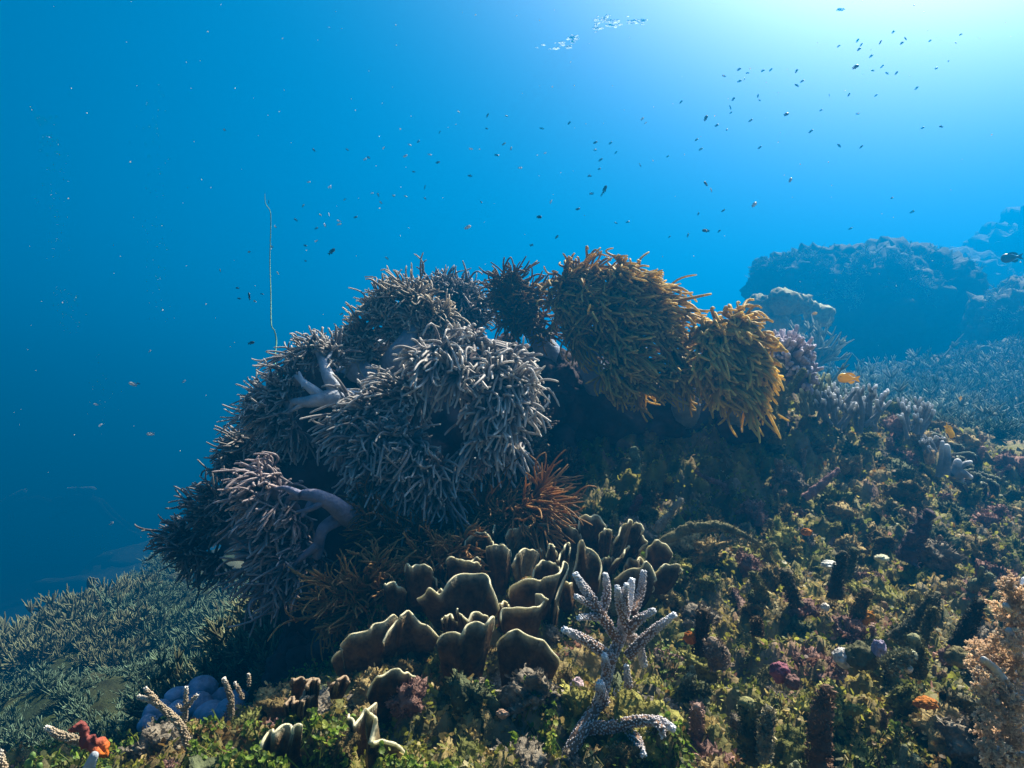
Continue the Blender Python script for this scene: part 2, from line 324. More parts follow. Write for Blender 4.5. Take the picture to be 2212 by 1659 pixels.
leather('dim grey leather coral half hidden behind the highest grey one', za, 2.9, [([(1620, 560, .1), (1640, 460), (1660, 330)], [100, 75, 60])],
        [(1500, 200, 100, -.3, -1), (1580, 190, 110, 0, -1), (1690, 240, 115, .3, -1), (1770, 310, 110, .9, -.4), (1640, 300, 120, 0, -.2, 1), (1740, 400, 100, .8, .5)], GREY * .75, GREYT * .68, SG * .8, (.1, 0, -.2))
leather('grey leather coral on a pale forked stalk at the left', za, 2.3, [([(1130, 850, .05), (1000, 830, -.1), (900, 835, -.14), (820, 850, -.14), (740, 850, -.1)], [64, 54, 42, 30, 18]), ([(990, 830, -.1), (935, 720, -.12), (885, 590, -.06)], [46, 33, 20]), ([(900, 830, -.14), (820, 765, -.14), (755, 710, -.1)], [32, 22, 12]), ([(740, 850, -.1), (710, 930, -.06)], [18, 12]), ([(800, 770, -.14), (770, 690, -.12)], [16, 8]), ([(830, 845, -.14), (780, 870, -.13), (720, 905, -.1)], [18, 14, 8]), ([(900, 640, -.08), (860, 560, -.06)], [18, 9]), ([(910, 650, -.09), (950, 570, -.06)], [16, 8])],
        [(870, 545, 120, -.2, -1, .2), (940, 570, 110, .4, -.9, .1), (780, 600, 115, -.9, -.6, .2, .08), (720, 720, 115, -.8, -.6), (640, 780, 135, -.9, -.3), (700, 830, 70, -.6, .1, .8), (590, 880, 140, -1, .1), (620, 990, 150, -.7, .6), (720, 1030, 130, -.2, 1, .5), (550, 850, 100, -1, -.3), (660, 920, 110, -.6, .4, .8)], GREY * .85, GREYT * .9, SG * 1.15, (-.35, 0, -.25))
leather('small leather coral with a bare whitish trunk under the highest grey one', za, 2.65, [([(1230, 790, .0), (1150, 720, -.2), (1090, 650, -.2)], [70, 62, 48]), ([(1150, 720, -.2), (1060, 700, -.15), (1000, 680, -.1)], [45, 36, 28])],
        [(1020, 620, 90, -.8, -.5), (980, 700, 90, -1, .2), (1110, 610, 60, 0, -1)], GREY * .8, GREYT * .8, SG * 1.25, (-.2, 0, -.2))
leather('largest grey leather coral with long pale fingers facing the camera', za, 2.08, [([(1640, 1160, .48), (1720, 980, .18), (1800, 800, .09)], [95, 80, 66]), ([(1740, 900, .14), (1620, 740, .08), (1560, 620, .08)], [70, 60, 40])],
        [(1850, 740, 195, 0, -.35, .9), (1950, 620, 150, .6, -.8, .3, .05), (1560, 560, 135, -.4, -.8, .6, .05), (1740, 490, 120, .25, -1, .2, .1), (1490, 650, 130, -.8, -.2, .8), (1640, 700, 140, -.3, -.2, 1), (1990, 720, 140, 1, -.1, .5), (1960, 890, 170, .6, .5, .9), (1780, 930, 150, -.2, .6, 1), (1890, 1070, 170, .15, .9, .7), (1770, 1120, 120, -.1, 1, .6)], GREY * 1.15, GREYT * 1.25, GREY * .6, (.0, -.1, -.6), .75, 1.2, 1.15)
leather('grey leather coral sprawling left of the largest one with pale finger tips', za, 2.12, [([(1350, 1080, .3), (1280, 960, .12), (1220, 880, .08)], [100, 80, 60])],
        [(1150, 830, 130, -.5, -.8, .6), (1040, 920, 145, -1, -.1, .6), (1300, 790, 140, -.3, -.7, .8), (1410, 860, 140, .1, .2, 1), (1000, 1010, 125, -.9, .6, .5), (1170, 930, 130, -.4, .1, 1)], GREY * 1.0, GREYT * 1.08, GREY * .6, (-.2, -.1, -.4), .9, 1.08, 1.05)
leather('drooping grey leather coral low in the centre above the amber corals', za, 2.02, [([(1440, 1230, .42), (1420, 1150, .16), (1350, 1200, .1)], [90, 85, 75]), ([(1400, 1150, .14), (1500, 1250, .1)], [70, 60])],
        [(1200, 1070, 175, -.5, -.3, .9), (1110, 1190, 155, -.9, .4, .6), (1380, 1060, 150, 0, -.3, 1), (1450, 1180, 165, .4, .1, .9), (1330, 1270, 185, -.3, .4, .9), (1550, 1290, 165, .7, .5, .7), (1480, 1400, 150, .2, 1, .7), (1180, 1320, 130, -.7, .7, .6), (1300, 1440, 140, -.2, 1, .6)], GREY * .85, GREYT * .84, GREY * .6, (-.1, -.1, -.5), .85, 1.08, 1.1)
leather('mauve grey leather coral on a thick curved purple stem', za, 1.95, [([(1180, 1530, .2), (1040, 1480, -.06), (930, 1400, -.13), (830, 1365, -.14), (730, 1375, -.1)], [80, 58, 42, 32, 18]), ([(1000, 1490, -.06), (900, 1560, -.12), (870, 1700, -.1)], [40, 32, 26]), ([(850, 1390, -.14), (790, 1480, -.16)], [24, 10]), ([(780, 1365, -.14), (700, 1330, -.12), (640, 1330, -.1)], [22, 15, 8]), ([(880, 1640, -.12), (800, 1700, -.12), (740, 1760, -.1)], [26, 17, 9]), ([(920, 1390, -.14), (840, 1440, -.16), (760, 1460, -.15)], [20, 14, 8])],
        [(560, 1290, 120, -1, -.4), (650, 1310, 110, -.3, -1), (570, 1400, 140, -1, .1), (660, 1430, 130, -.6, .6, .7), (730, 1500, 120, -.5, .8), (580, 1520, 130, -1, .5), (610, 1660, 150, -.9, .2, .7), (770, 1640, 130, -.4, .3, .8), (560, 1770, 165, -.8, .4), (700, 1790, 165, -.3, .8, .7), (810, 1730, 130, 0, .9)], GREY * [.9, .8, .88], GREYT * [.95, .82, .85], SP * .95, (-.3, -.05, -.45), .85, 1.05, 1.12)
leather('dark bluish leather coral upper one at the left edge of the head', za, 2.5, [([(640, 1270, .15), (560, 1220, .05), (480, 1160)], [80, 65, 50])],
        [(460, 1060, 100, -.5, -.9), (400, 1120, 100, -1, -.3), (520, 1120, 115, 0, -.8, .6), (400, 1220, 110, -1, .1), (480, 1280, 125, -.4, .2, .9), (590, 1180, 110, .2, .2, .8)], GREY * .62, GREYT * .6, SG * .55, (-.25, 0, -.1))
leather('dark bluish leather coral lowest at the left edge with its pale stalk behind', za, 2.4, [([(560, 1620, .15), (430, 1595, .04), (300, 1570)], [85, 70, 55])],
        [(300, 1370, 115, -.6, -.8), (380, 1390, 125, -.2, -.9, .5), (220, 1450, 110, -.9, -.5), (250, 1540, 120, -.8, .0, .7), (110, 1570, 100, -1, -.3), (60, 1620, 85, -1, 0), (150, 1660, 110, -.8, .5), (200, 1710, 110, -.3, 1), (310, 1750, 100, .1, 1), (400, 1480, 110, -.3, -.1, 1)], GREY * .58, GREYT * .58, SG * .7, (-.25, 0, -.1))
SB = np.array([.23, .28, .37])
leather('dark brown leather coral standing between the grey and golden ones', zb, 2.7, [([(420, 680, .1), (340, 570), (260, 420)], [80, 62, 45])],
        [(150, 220, 105, -.1, -1, .2), (205, 270, 100, .4, -.9, .2), (110, 300, 110, -.9, -.2, .3), (230, 330, 120, .2, 0, 1), (165, 400, 115, -.6, .5), (270, 310, 95, .8, -.3), (300, 430, 100, .4, .6, .8), (200, 470, 95, -.3, .8, .6), (360, 520, 80, .3, .8, .7)], BROWN * .9, GOLD * .95, SB, (.1, 0, -.1))
leather('golden brown leather coral with the tallest bushy crown', zb, 2.6, [([(690, 900, .26), (630, 740), (560, 520)], [92, 76, 60])],
        [(470, 200, 110, -.3, -1, .3), (560, 190, 120, .2, -1, .3), (440, 280, 130, -.8, -.3, .6), (520, 280, 140, 0, -.1, 1), (630, 230, 110, .4, -.9, .3), (600, 340, 150, .1, .2, 1), (500, 400, 140, -.5, .3, .9), (450, 370, 110, -.9, .2), (540, 530, 150, -.4, .7, .8), (660, 500, 130, .1, .5, 1)], GOLD * .7, GOLDT * [.82, .74, .55], SB, (.6, 0, -.3), .72, 1.22, 1.1)
leather('golden brown leather coral with windswept fingers over the dark cave', zb, 2.5, [([(800, 900, .3), (820, 650, .1), (830, 450, .06)], [110, 90, 70]), ([(1120, 1030, .34), (1140, 900, .14), (1110, 720, .03)], [100, 76, 55])],
        [(770, 170, 110, .1, -1, .2), (750, 260, 140, 0, -.2, 1), (870, 210, 130, .5, -.8, .4), (900, 300, 140, .3, -.1, .9), (990, 270, 125, .9, -.4, .3), (1000, 360, 130, .9, 0, .6), (850, 390, 150, 0, .1, 1), (700, 400, 140, -.2, .2, 1), (810, 520, 145, 0, .1, 1), (960, 460, 140, .2, 0, 1), (1050, 440, 85, .9, -.2), (1050, 540, 95, .7, .4), (780, 640, 135, 0, .7, .9), (880, 690, 135, .3, .8, .8), (730, 740, 125, -.2, 1, .8), (860, 800, 100, .1, 1), (1100, 640, 140, .1, .3, 1), (1160, 700, 100, .5, .8), (1020, 760, 115, -.4, 1), (1130, 760, 105, .2, 1)], GOLD * .85, GOLDT * .95, SB, (.65, -.05, -.45), .7, 1.3, 1.12)
leather('brightest golden leather coral at the right end of the head', zb, 2.4, [([(1420, 1020, .38), (1400, 860, .14), (1380, 680, .06)], [85, 72, 60])],
        [(1250, 500, 75, -.2, -1, .2), (1310, 460, 90, .1, -1, .3), (1420, 425, 95, .5, -1, .2), (1450, 500, 110, 1, -.3, .3), (1350, 540, 150, 0, -.1, 1), (1450, 610, 150, .4, 0, .9), (1300, 650, 150, -.4, .2, 1), (1510, 580, 110, 1, -.1), (1510, 690, 130, .9, .4), (1430, 740, 150, .1, .3, 1), (1320, 790, 140, -.4, .8, .8), (1510, 790, 125, .6, .8, .7), (1460, 850, 115, .2, 1), (1260, 620, 85, -.4, .3, .8)], GOLD * 1.3, GOLDT * 1.12, SB * 1.1, (.42, -.1, -.85), .68, 1.5, 1.12)
AM, AMT = np.array([.34, .17, .05]), np.array([.52, .31, .11])
def amber(label, z, d, base, lobes, col, tip, rm=.72, sweep=(0, 0, -.1), nm=.55, lm=1.4):
    return leather(label, z, d, [([base, (base[0] + (lobes[0][0] - base[0]) * .6, base[1] + (lobes[0][1] - base[1]) * .6)], [45, 34])], lobes, col, tip, col * .7, sweep, nm, rm, lm, 'amber finger soft corals', 'finger_soft_coral', 1.5, .85, .3)
amber('amber finger coral by the rock wall left of the plates', zd, 1.8, (480, 920), [(300, 640, 130, -.5, -.8, .4), (400, 700, 130, -.1, -.9, .6), (250, 800, 130, -1, .0, .4), (520, 640, 130, .3, -1, .4), (600, 680, 110, .8, -.5, .4), (400, 820, 120, -.5, .4, .8), (300, 880, 100, -.8, .6, .4), (480, 780, 130, .1, -.1, 1), (520, 560, 90, .2, -1, .1)], AM * .95, AMT * .95)
amber('amber finger coral tucked behind the narrow left plates', zd, 1.88, (880, 600), [(760, 500, 110, -.6, -.7, .5), (860, 480, 120, 0, -.9, .6), (960, 430, 120, .5, -.8, .4), (820, 560, 100, -.2, .1, 1), (1040, 400, 100, .8, -.5, .3)], AM * 1.1, AMT)
amber('bright amber finger coral swept right behind the top plates', zd, 2.0, (1310, 380), [(1290, 250, 140, 0, -.6, .7), (1400, 190, 150, .8, -.6, .4), (1420, 260, 130, 1, -.1, .4), (1340, 320, 120, .4, .2, .9), (1460, 130, 100, 1, -.5, .2), (1480, 290, 110, 1, .3, .4)], AM * 1.05, AMT * .95, .68, (.3, 0, -.1), .7)
amber('brown finger coral upright left of the bright amber one', zd, 2.05, (1130, 400), [(1090, 230, 120, -.3, -1, .4), (1170, 200, 130, .2, -1, .4), (1130, 290, 110, -.1, -.2, 1), (1050, 300, 100, -.9, -.3, .4), (1200, 280, 110, .6, -.2, .7)], AM * .75, AMT * .7)
amber('dull brown finger coral below the drooping grey coral', zd, 1.95, (700, 480), [(520, 250, 110, -.4, -.9, .4), (480, 340, 120, -.9, -.2, .5), (600, 330, 130, -.2, -.6, .8), (580, 430, 120, -.5, .3, .8), (450, 200, 90, -.5, -1, .2), (640, 420, 100, .2, .2, 1), (780, 380, 100, .5, -.6, .4), (720, 340, 90, .1, -1, .3)], AM * .5, AMT * .55, .7, (-.1, 0, -.05), .42)
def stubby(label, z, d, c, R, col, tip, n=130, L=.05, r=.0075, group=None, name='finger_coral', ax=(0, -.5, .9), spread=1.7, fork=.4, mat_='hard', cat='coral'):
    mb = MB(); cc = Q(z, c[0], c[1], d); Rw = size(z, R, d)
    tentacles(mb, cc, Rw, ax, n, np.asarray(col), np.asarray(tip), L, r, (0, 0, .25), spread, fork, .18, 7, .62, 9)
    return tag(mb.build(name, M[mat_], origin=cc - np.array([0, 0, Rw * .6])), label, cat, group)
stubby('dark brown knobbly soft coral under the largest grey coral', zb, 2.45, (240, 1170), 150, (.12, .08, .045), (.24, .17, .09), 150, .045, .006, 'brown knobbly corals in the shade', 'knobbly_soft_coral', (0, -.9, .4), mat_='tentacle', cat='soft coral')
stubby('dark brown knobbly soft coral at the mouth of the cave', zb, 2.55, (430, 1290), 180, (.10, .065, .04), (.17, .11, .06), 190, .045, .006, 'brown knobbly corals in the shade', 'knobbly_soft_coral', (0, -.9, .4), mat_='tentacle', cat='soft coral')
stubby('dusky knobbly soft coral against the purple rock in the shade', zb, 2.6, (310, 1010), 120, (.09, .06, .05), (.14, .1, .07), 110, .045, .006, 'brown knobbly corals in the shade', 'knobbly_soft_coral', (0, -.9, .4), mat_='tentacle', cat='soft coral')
stubby('mauve dome of blunt fingers right of the brightest golden coral', zb, 2.75, (1690, 670), 185, (.30, .25, .30), (.62, .56, .62), 170, .055, .0085, None, 'finger_coral', (.1, -.55, .85))
stubby('pale lilac low finger coral at the foot of the mauve dome', zb, 2.7, (1760, 770), 110, (.22, .2, .26), (.45, .42, .5), 60, .05, .008, None, 'finger_coral', (.5, -.5, .6))

# ------------------------------------------------------------- grey finger corals on the ridge
def knob_coral(label, z, d, fingers, col, tip, group='grey finger corals on the right ridge'):
    f0 = fingers[0][0][0]; root = empty('finger_coral', Q(z, f0[0], f0[1], d), label, 'coral', group)
    for pts, r in fingers:
        mb = MB(); limb(mb, [Q(z, p[0], p[1], d + (p[2] if len(p) > 2 else 0)) for p in pts], [size(z, q, d) for q in r], col, 10, 22, .16, 40, tip); mb.build('branch', M['hard'], root)
    return root
FG, FT = np.array([.17, .19, .21]), np.array([.74, .75, .76])
def rfing(z, cx, cy, w, h, n, r, lean=.5):
    o = []
    for i in range(n):
        x = cx + w * rng.uniform(-.5, .5); y = cy - h * rng.uniform(.1, .75); dx = (x - cx) * .4 + rng.normal(0, w * .10); l = h * rng.uniform(.16, .36); dd = rng.uniform(-.14, .1); m = (x, y + l * .3, dd)
        o.append(([(x - dx, y + l * 1.5, dd), m, (x + dx * .6 + rng.normal(0, w * .04), y - l * .5, dd - .01)], [r * 1.35, r * 1.1, r * .85]))
        for _ in range(rng.integers(1, 3)):
            k = rng.choice([-1, 1]) * rng.uniform(.6, 1.4) * r * 2.4; o.append(([m, (x + k * .7, y, dd - .02), (x + k, y - l * rng.uniform(.3, .6), dd - .03)], [r, r * .9, r * .75]))
    return o
knob_coral('grey finger coral with the tallest prongs on the right ridge', zb, 2.9, rfing(zb, 2140, 1000, 180, 240, 19, 10), FG, FT)
knob_coral('grey finger coral left of the tall pronged one on the ridge', zb, 2.85, rfing(zb, 1960, 980, 210, 220, 30, 8), FG * .95, FT)
knob_coral('yellowish finger coral at the left start of the ridge', zb, 2.8, rfing(zb, 1850, 930, 170, 210, 24, 7.5), FG * [1, 1, .6], FT * [1, 1, .6])
knob_coral('blunt grey finger coral leaning right by the thin plate coral', zg, 3.0, rfing(zg, 430, 560, 340, 420, 20, 18), FG, FT)
knob_coral('fat lobed grey coral below the thin plate coral', zg, 2.8, [([(760, 1120), (780, 950), (790, 790)], [70, 55, 38]), ([(700, 1150), (720, 1000), (740, 740)], [45, 36, 24]), ([(850, 1120), (900, 1050), (920, 970)], [60, 55, 42]), ([(900, 1060), (980, 1010), (1070, 975)], [40, 34, 26]), ([(900, 1080), (1000, 1120), (1070, 1150)], [60, 50, 30]), ([(880, 1100), (940, 1150), (970, 1190)], [55, 45, 30])], FG * 1.1, FT * .85)
knob_coral('small grey prongs on the crest left of the yellow fish', zg, 2.95, rfing(zg, 620, 860, 260, 250, 13, 15), FG * .9, FT * .9)

# ------------------------------------------------------------- plate corals
PC, PCI, RC = np.array([.075, .042, .016]), np.array([.20, .155, .085]), np.array([.84, .79, .54])
def plate(root, z, d, edge, base, bw=60, dtop=-.05, bulge=.03, th=.005, ruff=.011, inner=False, rimc=RC, col=None, n=40, rw=.45):
    """an upright fan: from its foot at base up to the wavy edge; edge points (x, y[, depth offset])"""
    e = spline([[p[0], p[1], (p[2] if len(p) > 2 else 0)] for p in edge], n); s = np.linspace(0, 1, n)
    e[:, 1] += (3.2 * np.sin(s * 23 + base[0]) + 2.2 * np.sin(s * 41 + base[1])) * 1.25 * np.sin(s * math.pi) ** .5
    E = np.array([Q(z, a, b, d + dtop + c) for a, b, c in e]); ph = rng.uniform(0, 6)
    E[:, 1] += rng.uniform(-.03, .055) * (2 * s - 1) ** 2; E[:, 1] += ruff * np.sin(s * rng.uniform(14, 20) + ph) * np.sin(s * math.pi)
    B = np.array([Q(z, base[0] + (q - .5) * bw, base[1], d + .02) for q in s]); nt_ = 12; t = np.linspace(0, 1, nt_)
    S = B[:, None] * (1 - t)[None, :, None] + E[:, None] * t[None, :, None]
    w = (np.sin(t * math.pi) * (1 - .4 * t))[None, :]; S[:, :, 1] -= bulge * w * (.35 + .65 * np.sin(s * math.pi))[:, None]
    S += .0045 * np.stack([0 * S[..., 0], fbm(S.reshape(-1, 3) * 26, 6, 3).reshape(S.shape[:2]), 0 * S[..., 0]], -1)
    nrm = unit(np.cross(np.gradient(S, axis=0), np.gradient(S, axis=1)))
    if nrm[..., 1].mean() < 0: nrm = -nrm                      # away from the camera
    c = PC if col is None else col; ci = PCI  # shade painted into the dark outer faces, sunlight into the lighter inner ones
    th_ = th * (1.25 - .5 * t)[None, :, None]; F = S; K = S + nrm * th_
    edgec = np.clip((t - .84) / .16, 0, 1)[None, :, None] ** 2
    cf = np.asarray(ci if inner else c)[None, None] * (1 - edgec) + np.asarray(rimc) * .55 * edgec + 0 * S; ck = np.asarray(ci)[None, None] * (1 - edgec) + np.asarray(rimc) * .6 * edgec + 0 * S
    mb = MB(); mb.add(F.reshape(-1, 3), cf.reshape(-1, 3)); mb.add(K.reshape(-1, 3), ck.reshape(-1, 3))
    i = (np.arange(n - 1) * nt_)[:, None] + np.arange(nt_ - 1)[None]; q = np.stack([i, i + 1, i + nt_ + 1, i + nt_], -1).reshape(-1, 4); o = n * nt_
    a = np.arange(nt_ - 1); b0 = (n - 1) * nt_
    side = np.concatenate([np.stack([a, a + 1, a + 1 + o, a + o], -1), np.stack([b0 + a, b0 + a + 1, b0 + a + 1 + o, b0 + a + o], -1)])
    mb.q.append(np.concatenate([q, q[:, ::-1] + o, side]))
    pl = mb.build('plate', M['plate'], root)
    m2 = MB(); rim = (F[:, -1] + K[:, -1]) / 2; rr = th * rw * (1 + .18 * fbm(rim * 60, 8, 2)); rr[0] *= .5; rr[-1] *= .5
    tubes(m2, rim[None], rr[None], np.tile(np.asarray(rimc, float), (1, n, 1)), 8); m2.build('rim', M['rim'], pl)
    return pl
cab = empty('plate_coral', Q(zd, 1250, 1150, 1.6), 'large dark olive cabbage like coral of upright plates with pale rims', 'coral', 'plate corals in the foreground')
A = lambda *a, **k: plate(cab, zd, *a, **k)
A(2.08, [(1455, 330), (1475, 275), (1530, 252), (1600, 268), (1640, 305)], (1550, 420), 90)
A(2.1, [(1600, 275), (1612, 247), (1640, 250), (1662, 280), (1665, 330)], (1640, 400), 50)
A(2.0, [(1650, 330), (1665, 270), (1720, 265), (1765, 275), (1800, 330), (1805, 400)], (1720, 520), 80)
A(1.98, [(1420, 400), (1430, 322), (1500, 300), (1580, 305), (1640, 350), (1668, 385), (1665, 450)], (1560, 600), 90)
A(2.02, [(1338, 330), (1345, 290), (1368, 277), (1390, 295), (1392, 340)], (1370, 420), 36)
A(2.0, [(1183, 350, -.03), (1190, 320, -.02), (1225, 328, .04), (1248, 372, .08)], (1235, 520), 50, inner=True, bulge=.0)
A(1.92, [(1245, 410, -.05), (1268, 355, -.02), (1330, 325, .02), (1385, 330, .07), (1400, 395, .10)], (1330, 560), 70, inner=True, bulge=-.01)
A(1.9, [(1028, 420), (1035, 390), (1085, 362), (1140, 365), (1172, 400), (1175, 430)], (1115, 560), 70)
A(1.82, [(1132, 480), (1150, 440), (1210, 428), (1262, 450), (1282, 500)], (1215, 760), 70, bulge=.04)
A(1.78, [(1282, 560, -.05), (1310, 500, -.03), (1335, 458, .0), (1400, 458, .05), (1440, 490, .1)], (1350, 690), 60, inner=True, bulge=-.01)
A(1.76, [(910, 570), (918, 515), (980, 508), (1050, 518), (1095, 540), (1112, 570)], (1010, 690), 120)
A(1.72, [(682, 590), (690, 545), (720, 542), (745, 548), (790, 538), (835, 560), (842, 600)], (760, 800), 110, bulge=.04)
A(1.7, [(555, 690), (575, 650), (620, 640), (670, 670), (690, 720)], (640, 830), 80)
A(1.62, [(742, 755, -.02), (790, 725, -.03), (820, 680, -.03), (880, 700, -.01), (930, 640, .0), (985, 598, .02), (1050, 592, .03), (1110, 582, .03), (1150, 610, .0), (1160, 660, -.05), (1190, 750, -.08), (1205, 820, -.09)], (1000, 900), 260, bulge=.03, n=64)
A(1.72, [(1400, 590), (1420, 535), (1480, 520), (1530, 535), (1545, 570)], (1460, 680), 90)
A(1.6, [(1265, 720), (1275, 670), (1330, 628), (1400, 620), (1445, 632), (1460, 608), (1530, 592), (1560, 555, .03), (1575, 525, .05), (1595, 555, .06), (1560, 630, .04), (1520, 740, 0)], (1400, 900), 190, bulge=.03, n=60)
A(1.5, [(1225, 830), (1232, 785), (1300, 770), (1390, 772), (1450, 765, .01), (1475, 725, .03), (1460, 700, .05), (1412, 684, .07)], (1340, 1010), 170, bulge=.035, n=52)
A(1.72, [(1615, 580), (1640, 500), (1655, 420, -.02), (1670, 400, -.03), (1690, 430, 0), (1740, 465, .02), (1768, 530, .03), (1750, 600, .02)], (1690, 720), 110, bulge=.03, n=48)
A(1.75, [(1475, 500), (1485, 440), (1505, 428), (1522, 450), (1530, 500)], (1510, 600), 36)
A(1.74, [(1540, 500, -.02), (1560, 460), (1585, 425), (1602, 425, .02), (1590, 470, .03)], (1555, 590), 36)
A(1.9, [(1768, 420), (1778, 358), (1805, 343), (1835, 352), (1846, 390)], (1785, 520), 40)
A(1.9, [(1850, 420, -.03), (1880, 360, -.02), (1920, 300, 0), (1948, 296, .02), (1950, 330, .05)], (1850, 540), 50, inner=True, bulge=0)
A(1.88, [(1945, 320, .02), (1975, 305, .0), (2004, 335, -.02), (2003, 380, -.03), (2025, 410, -.03), (1985, 455, -.02)], (1920, 520), 60, bulge=.01)
A(1.82, [(1845, 560, -.02), (1890, 500, 0), (1915, 455, .02), (1938, 438, .04), (1935, 470, .06)], (1800, 640), 50, bulge=.0)
A(1.85, [(2030, 500), (2040, 440), (2075, 398), (2120, 420), (2168, 470), (2165, 500)], (2050, 600), 80)
A(1.75, [(1860, 640), (1920, 590), (1975, 560), (2020, 522), (2050, 545), (2075, 610), (2068, 650), (2080, 690), (2045, 715)], (1930, 800), 110, bulge=.03, n=48)
A(1.75, [(2070, 620), (2100, 560), (2150, 540), (2200, 532), (2225, 570), (2215, 610)], (2090, 700), 90)
A(1.52, [(892, 880), (900, 840), (925, 815), (960, 840), (990, 895)], (950, 960), 70)
A(1.5, [(968, 840, .0), (975, 795, -.02), (1000, 825, 0), (1040, 838, 0), (1070, 815, 0), (1120, 825, 0), (1150, 855, 0)], (1070, 960), 120)
A(1.36, [(858, 1030), (862, 985), (900, 945), (960, 925), (1010, 905), (1040, 875), (1090, 868), (1140, 862), (1172, 842, .01), (1186, 870, .03), (1170, 960, .02)], (1010, 1180), 200, bulge=.035, n=56)
A(1.36, [(1195, 1020), (1220, 960), (1260, 920), (1300, 908), (1340, 910), (1400, 935), (1450, 960), (1490, 1010), (1540, 1070), (1548, 1110), (1530, 1140)], (1350, 1260), 230, bulge=.03, n=52)
for k in range(16):
    bx, by, dd = [(820, 690, 1.78), (880, 640, 1.84), (1010, 600, 1.86), (1090, 650, 1.8), (1250, 560, 1.9), (1360, 640, 1.86), (1450, 560, 1.9), (1560, 640, 1.84), (1690, 560, 1.92), (1820, 620, 1.86), (1600, 760, 1.72), (900, 780, 1.68), (1240, 860, 1.6), (1500, 860, 1.62), (1980, 640, 1.86), (1420, 420, 2.05)][k]; w = rng.uniform(32, 60); t_ = by - rng.uniform(95, 150); s_ = rng.uniform(-20, 20)
    A(dd + .03, [(bx - w + s_, by - 50, .01), (bx - w * .9 + s_, t_ + 22), (bx - w * .2 + s_, t_ + rng.uniform(-8, 8)), (bx + w * .6 + s_, t_ + rng.uniform(-4, 14), .02), (bx + w + s_, t_ + 50, .03)], (bx, by + 70), w * 1.2, bulge=.02)
c2 = empty('plate_coral', Q(zd, 480, 1150, 1.5), 'left foreground plate coral with stepped wavy rims over the green algae', 'coral', 'plate corals in the foreground')
B_ = lambda *a, **k: plate(c2, zd, *a, **k)
B_(1.52, [(265, 1100), (290, 1060), (345, 1015), (335, 985, .02), (380, 930), (430, 915), (490, 912), (520, 868, .02), (570, 855, .03), (620, 830, .04), (645, 850, .05)], (480, 1180), 260, bulge=.03, n=60, col=PC * 1.6)
B_(1.55, [(580, 950, -.02), (620, 880, 0), (660, 835, .02), (690, 798, .03), (730, 820, .03), (800, 860, .03), (880, 920, .03)], (700, 1100), 200, bulge=.02, n=48, col=PC * 1.7)
c3 = empty('plate_coral', Q(zd, 600, 1300, 1.3), 'small dark plate coral with one rounded fan among bright algae', 'coral', 'plate corals in the foreground')
plate(c3, zd, 1.3, [(480, 1270), (520, 1180), (548, 1150), (600, 1140), (650, 1118), (695, 1130), (715, 1165), (752, 1165), (748, 1220)], (610, 1340), 160, bulge=.03, n=48)
c4 = empty('plate_coral', Q(zd, 560, 1650, 1.05), 'dark plate coral at the bottom edge with a pale S shaped rim', 'coral', 'plate corals in the foreground')
plate(c4, zd, 1.06, [(478, 1345, -.02), (515, 1380, 0), (512, 1420, 0), (500, 1490, .0), (515, 1525, .0), (560, 1535, .0), (610, 1515, .02), (650, 1530, .03), (672, 1580, .05), (680, 1640, .07)], (580, 1760), 200, bulge=-.03, inner=True, n=60, th=.007)
plate(c4, zd, 1.12, [(330, 1450, 0), (360, 1432), (400, 1425), (440, 1395), (470, 1370), (500, 1390)], (440, 1640), 160, bulge=.02)
plate(c4, zc, 1.1, [(1470, 1540), (1480, 1480), (1510, 1445), (1560, 1432), (1620, 1440), (1650, 1410), (1690, 1390)], (1600, 1700), 180, bulge=.05)
c5 = empty('plate_coral', Q(zc, 1680, 1300, 1.25), 'knobbly young plate coral of small lobes left of the rounded fan', 'coral', 'plate corals in the foreground')
plate(c5, zc, 1.24, [(1590, 1230), (1605, 1190), (1650, 1180), (1700, 1185), (1720, 1215)], (1660, 1290), 70, th=.0055, rimc=(.42, .31, .2), bulge=.015)
plate(c5, zc, 1.2, [(1570, 1340), (1580, 1305), (1610, 1300), (1640, 1325)], (1625, 1400), 50, th=.0055, rimc=(.42, .31, .2), bulge=.015)
plate(c5, zc, 1.2, [(1685, 1270), (1700, 1210), (1740, 1170), (1760, 1200)], (1730, 1330), 60, th=.0055, rimc=(.42, .31, .2), bulge=.015)
plate(c5, zc, 1.22, [(1810, 1220), (1850, 1205), (1880, 1170), (1915, 1180), (1925, 1210)], (1860, 1280), 60, th=.0055, rimc=(.42, .31, .2), bulge=.015)
plate(c5, zc, 1.18, [(1640, 1340), (1665, 1290), (1690, 1285), (1705, 1320)], (1670, 1430), 50, th=.0055, rimc=(.42, .31, .2), bulge=.015)
lt = empty('thin_plate_coral', Q(zg, 1150, 1000, 3.1), 'thin tiered plate coral with fine bright edges below the lower yellow fish', 'coral')
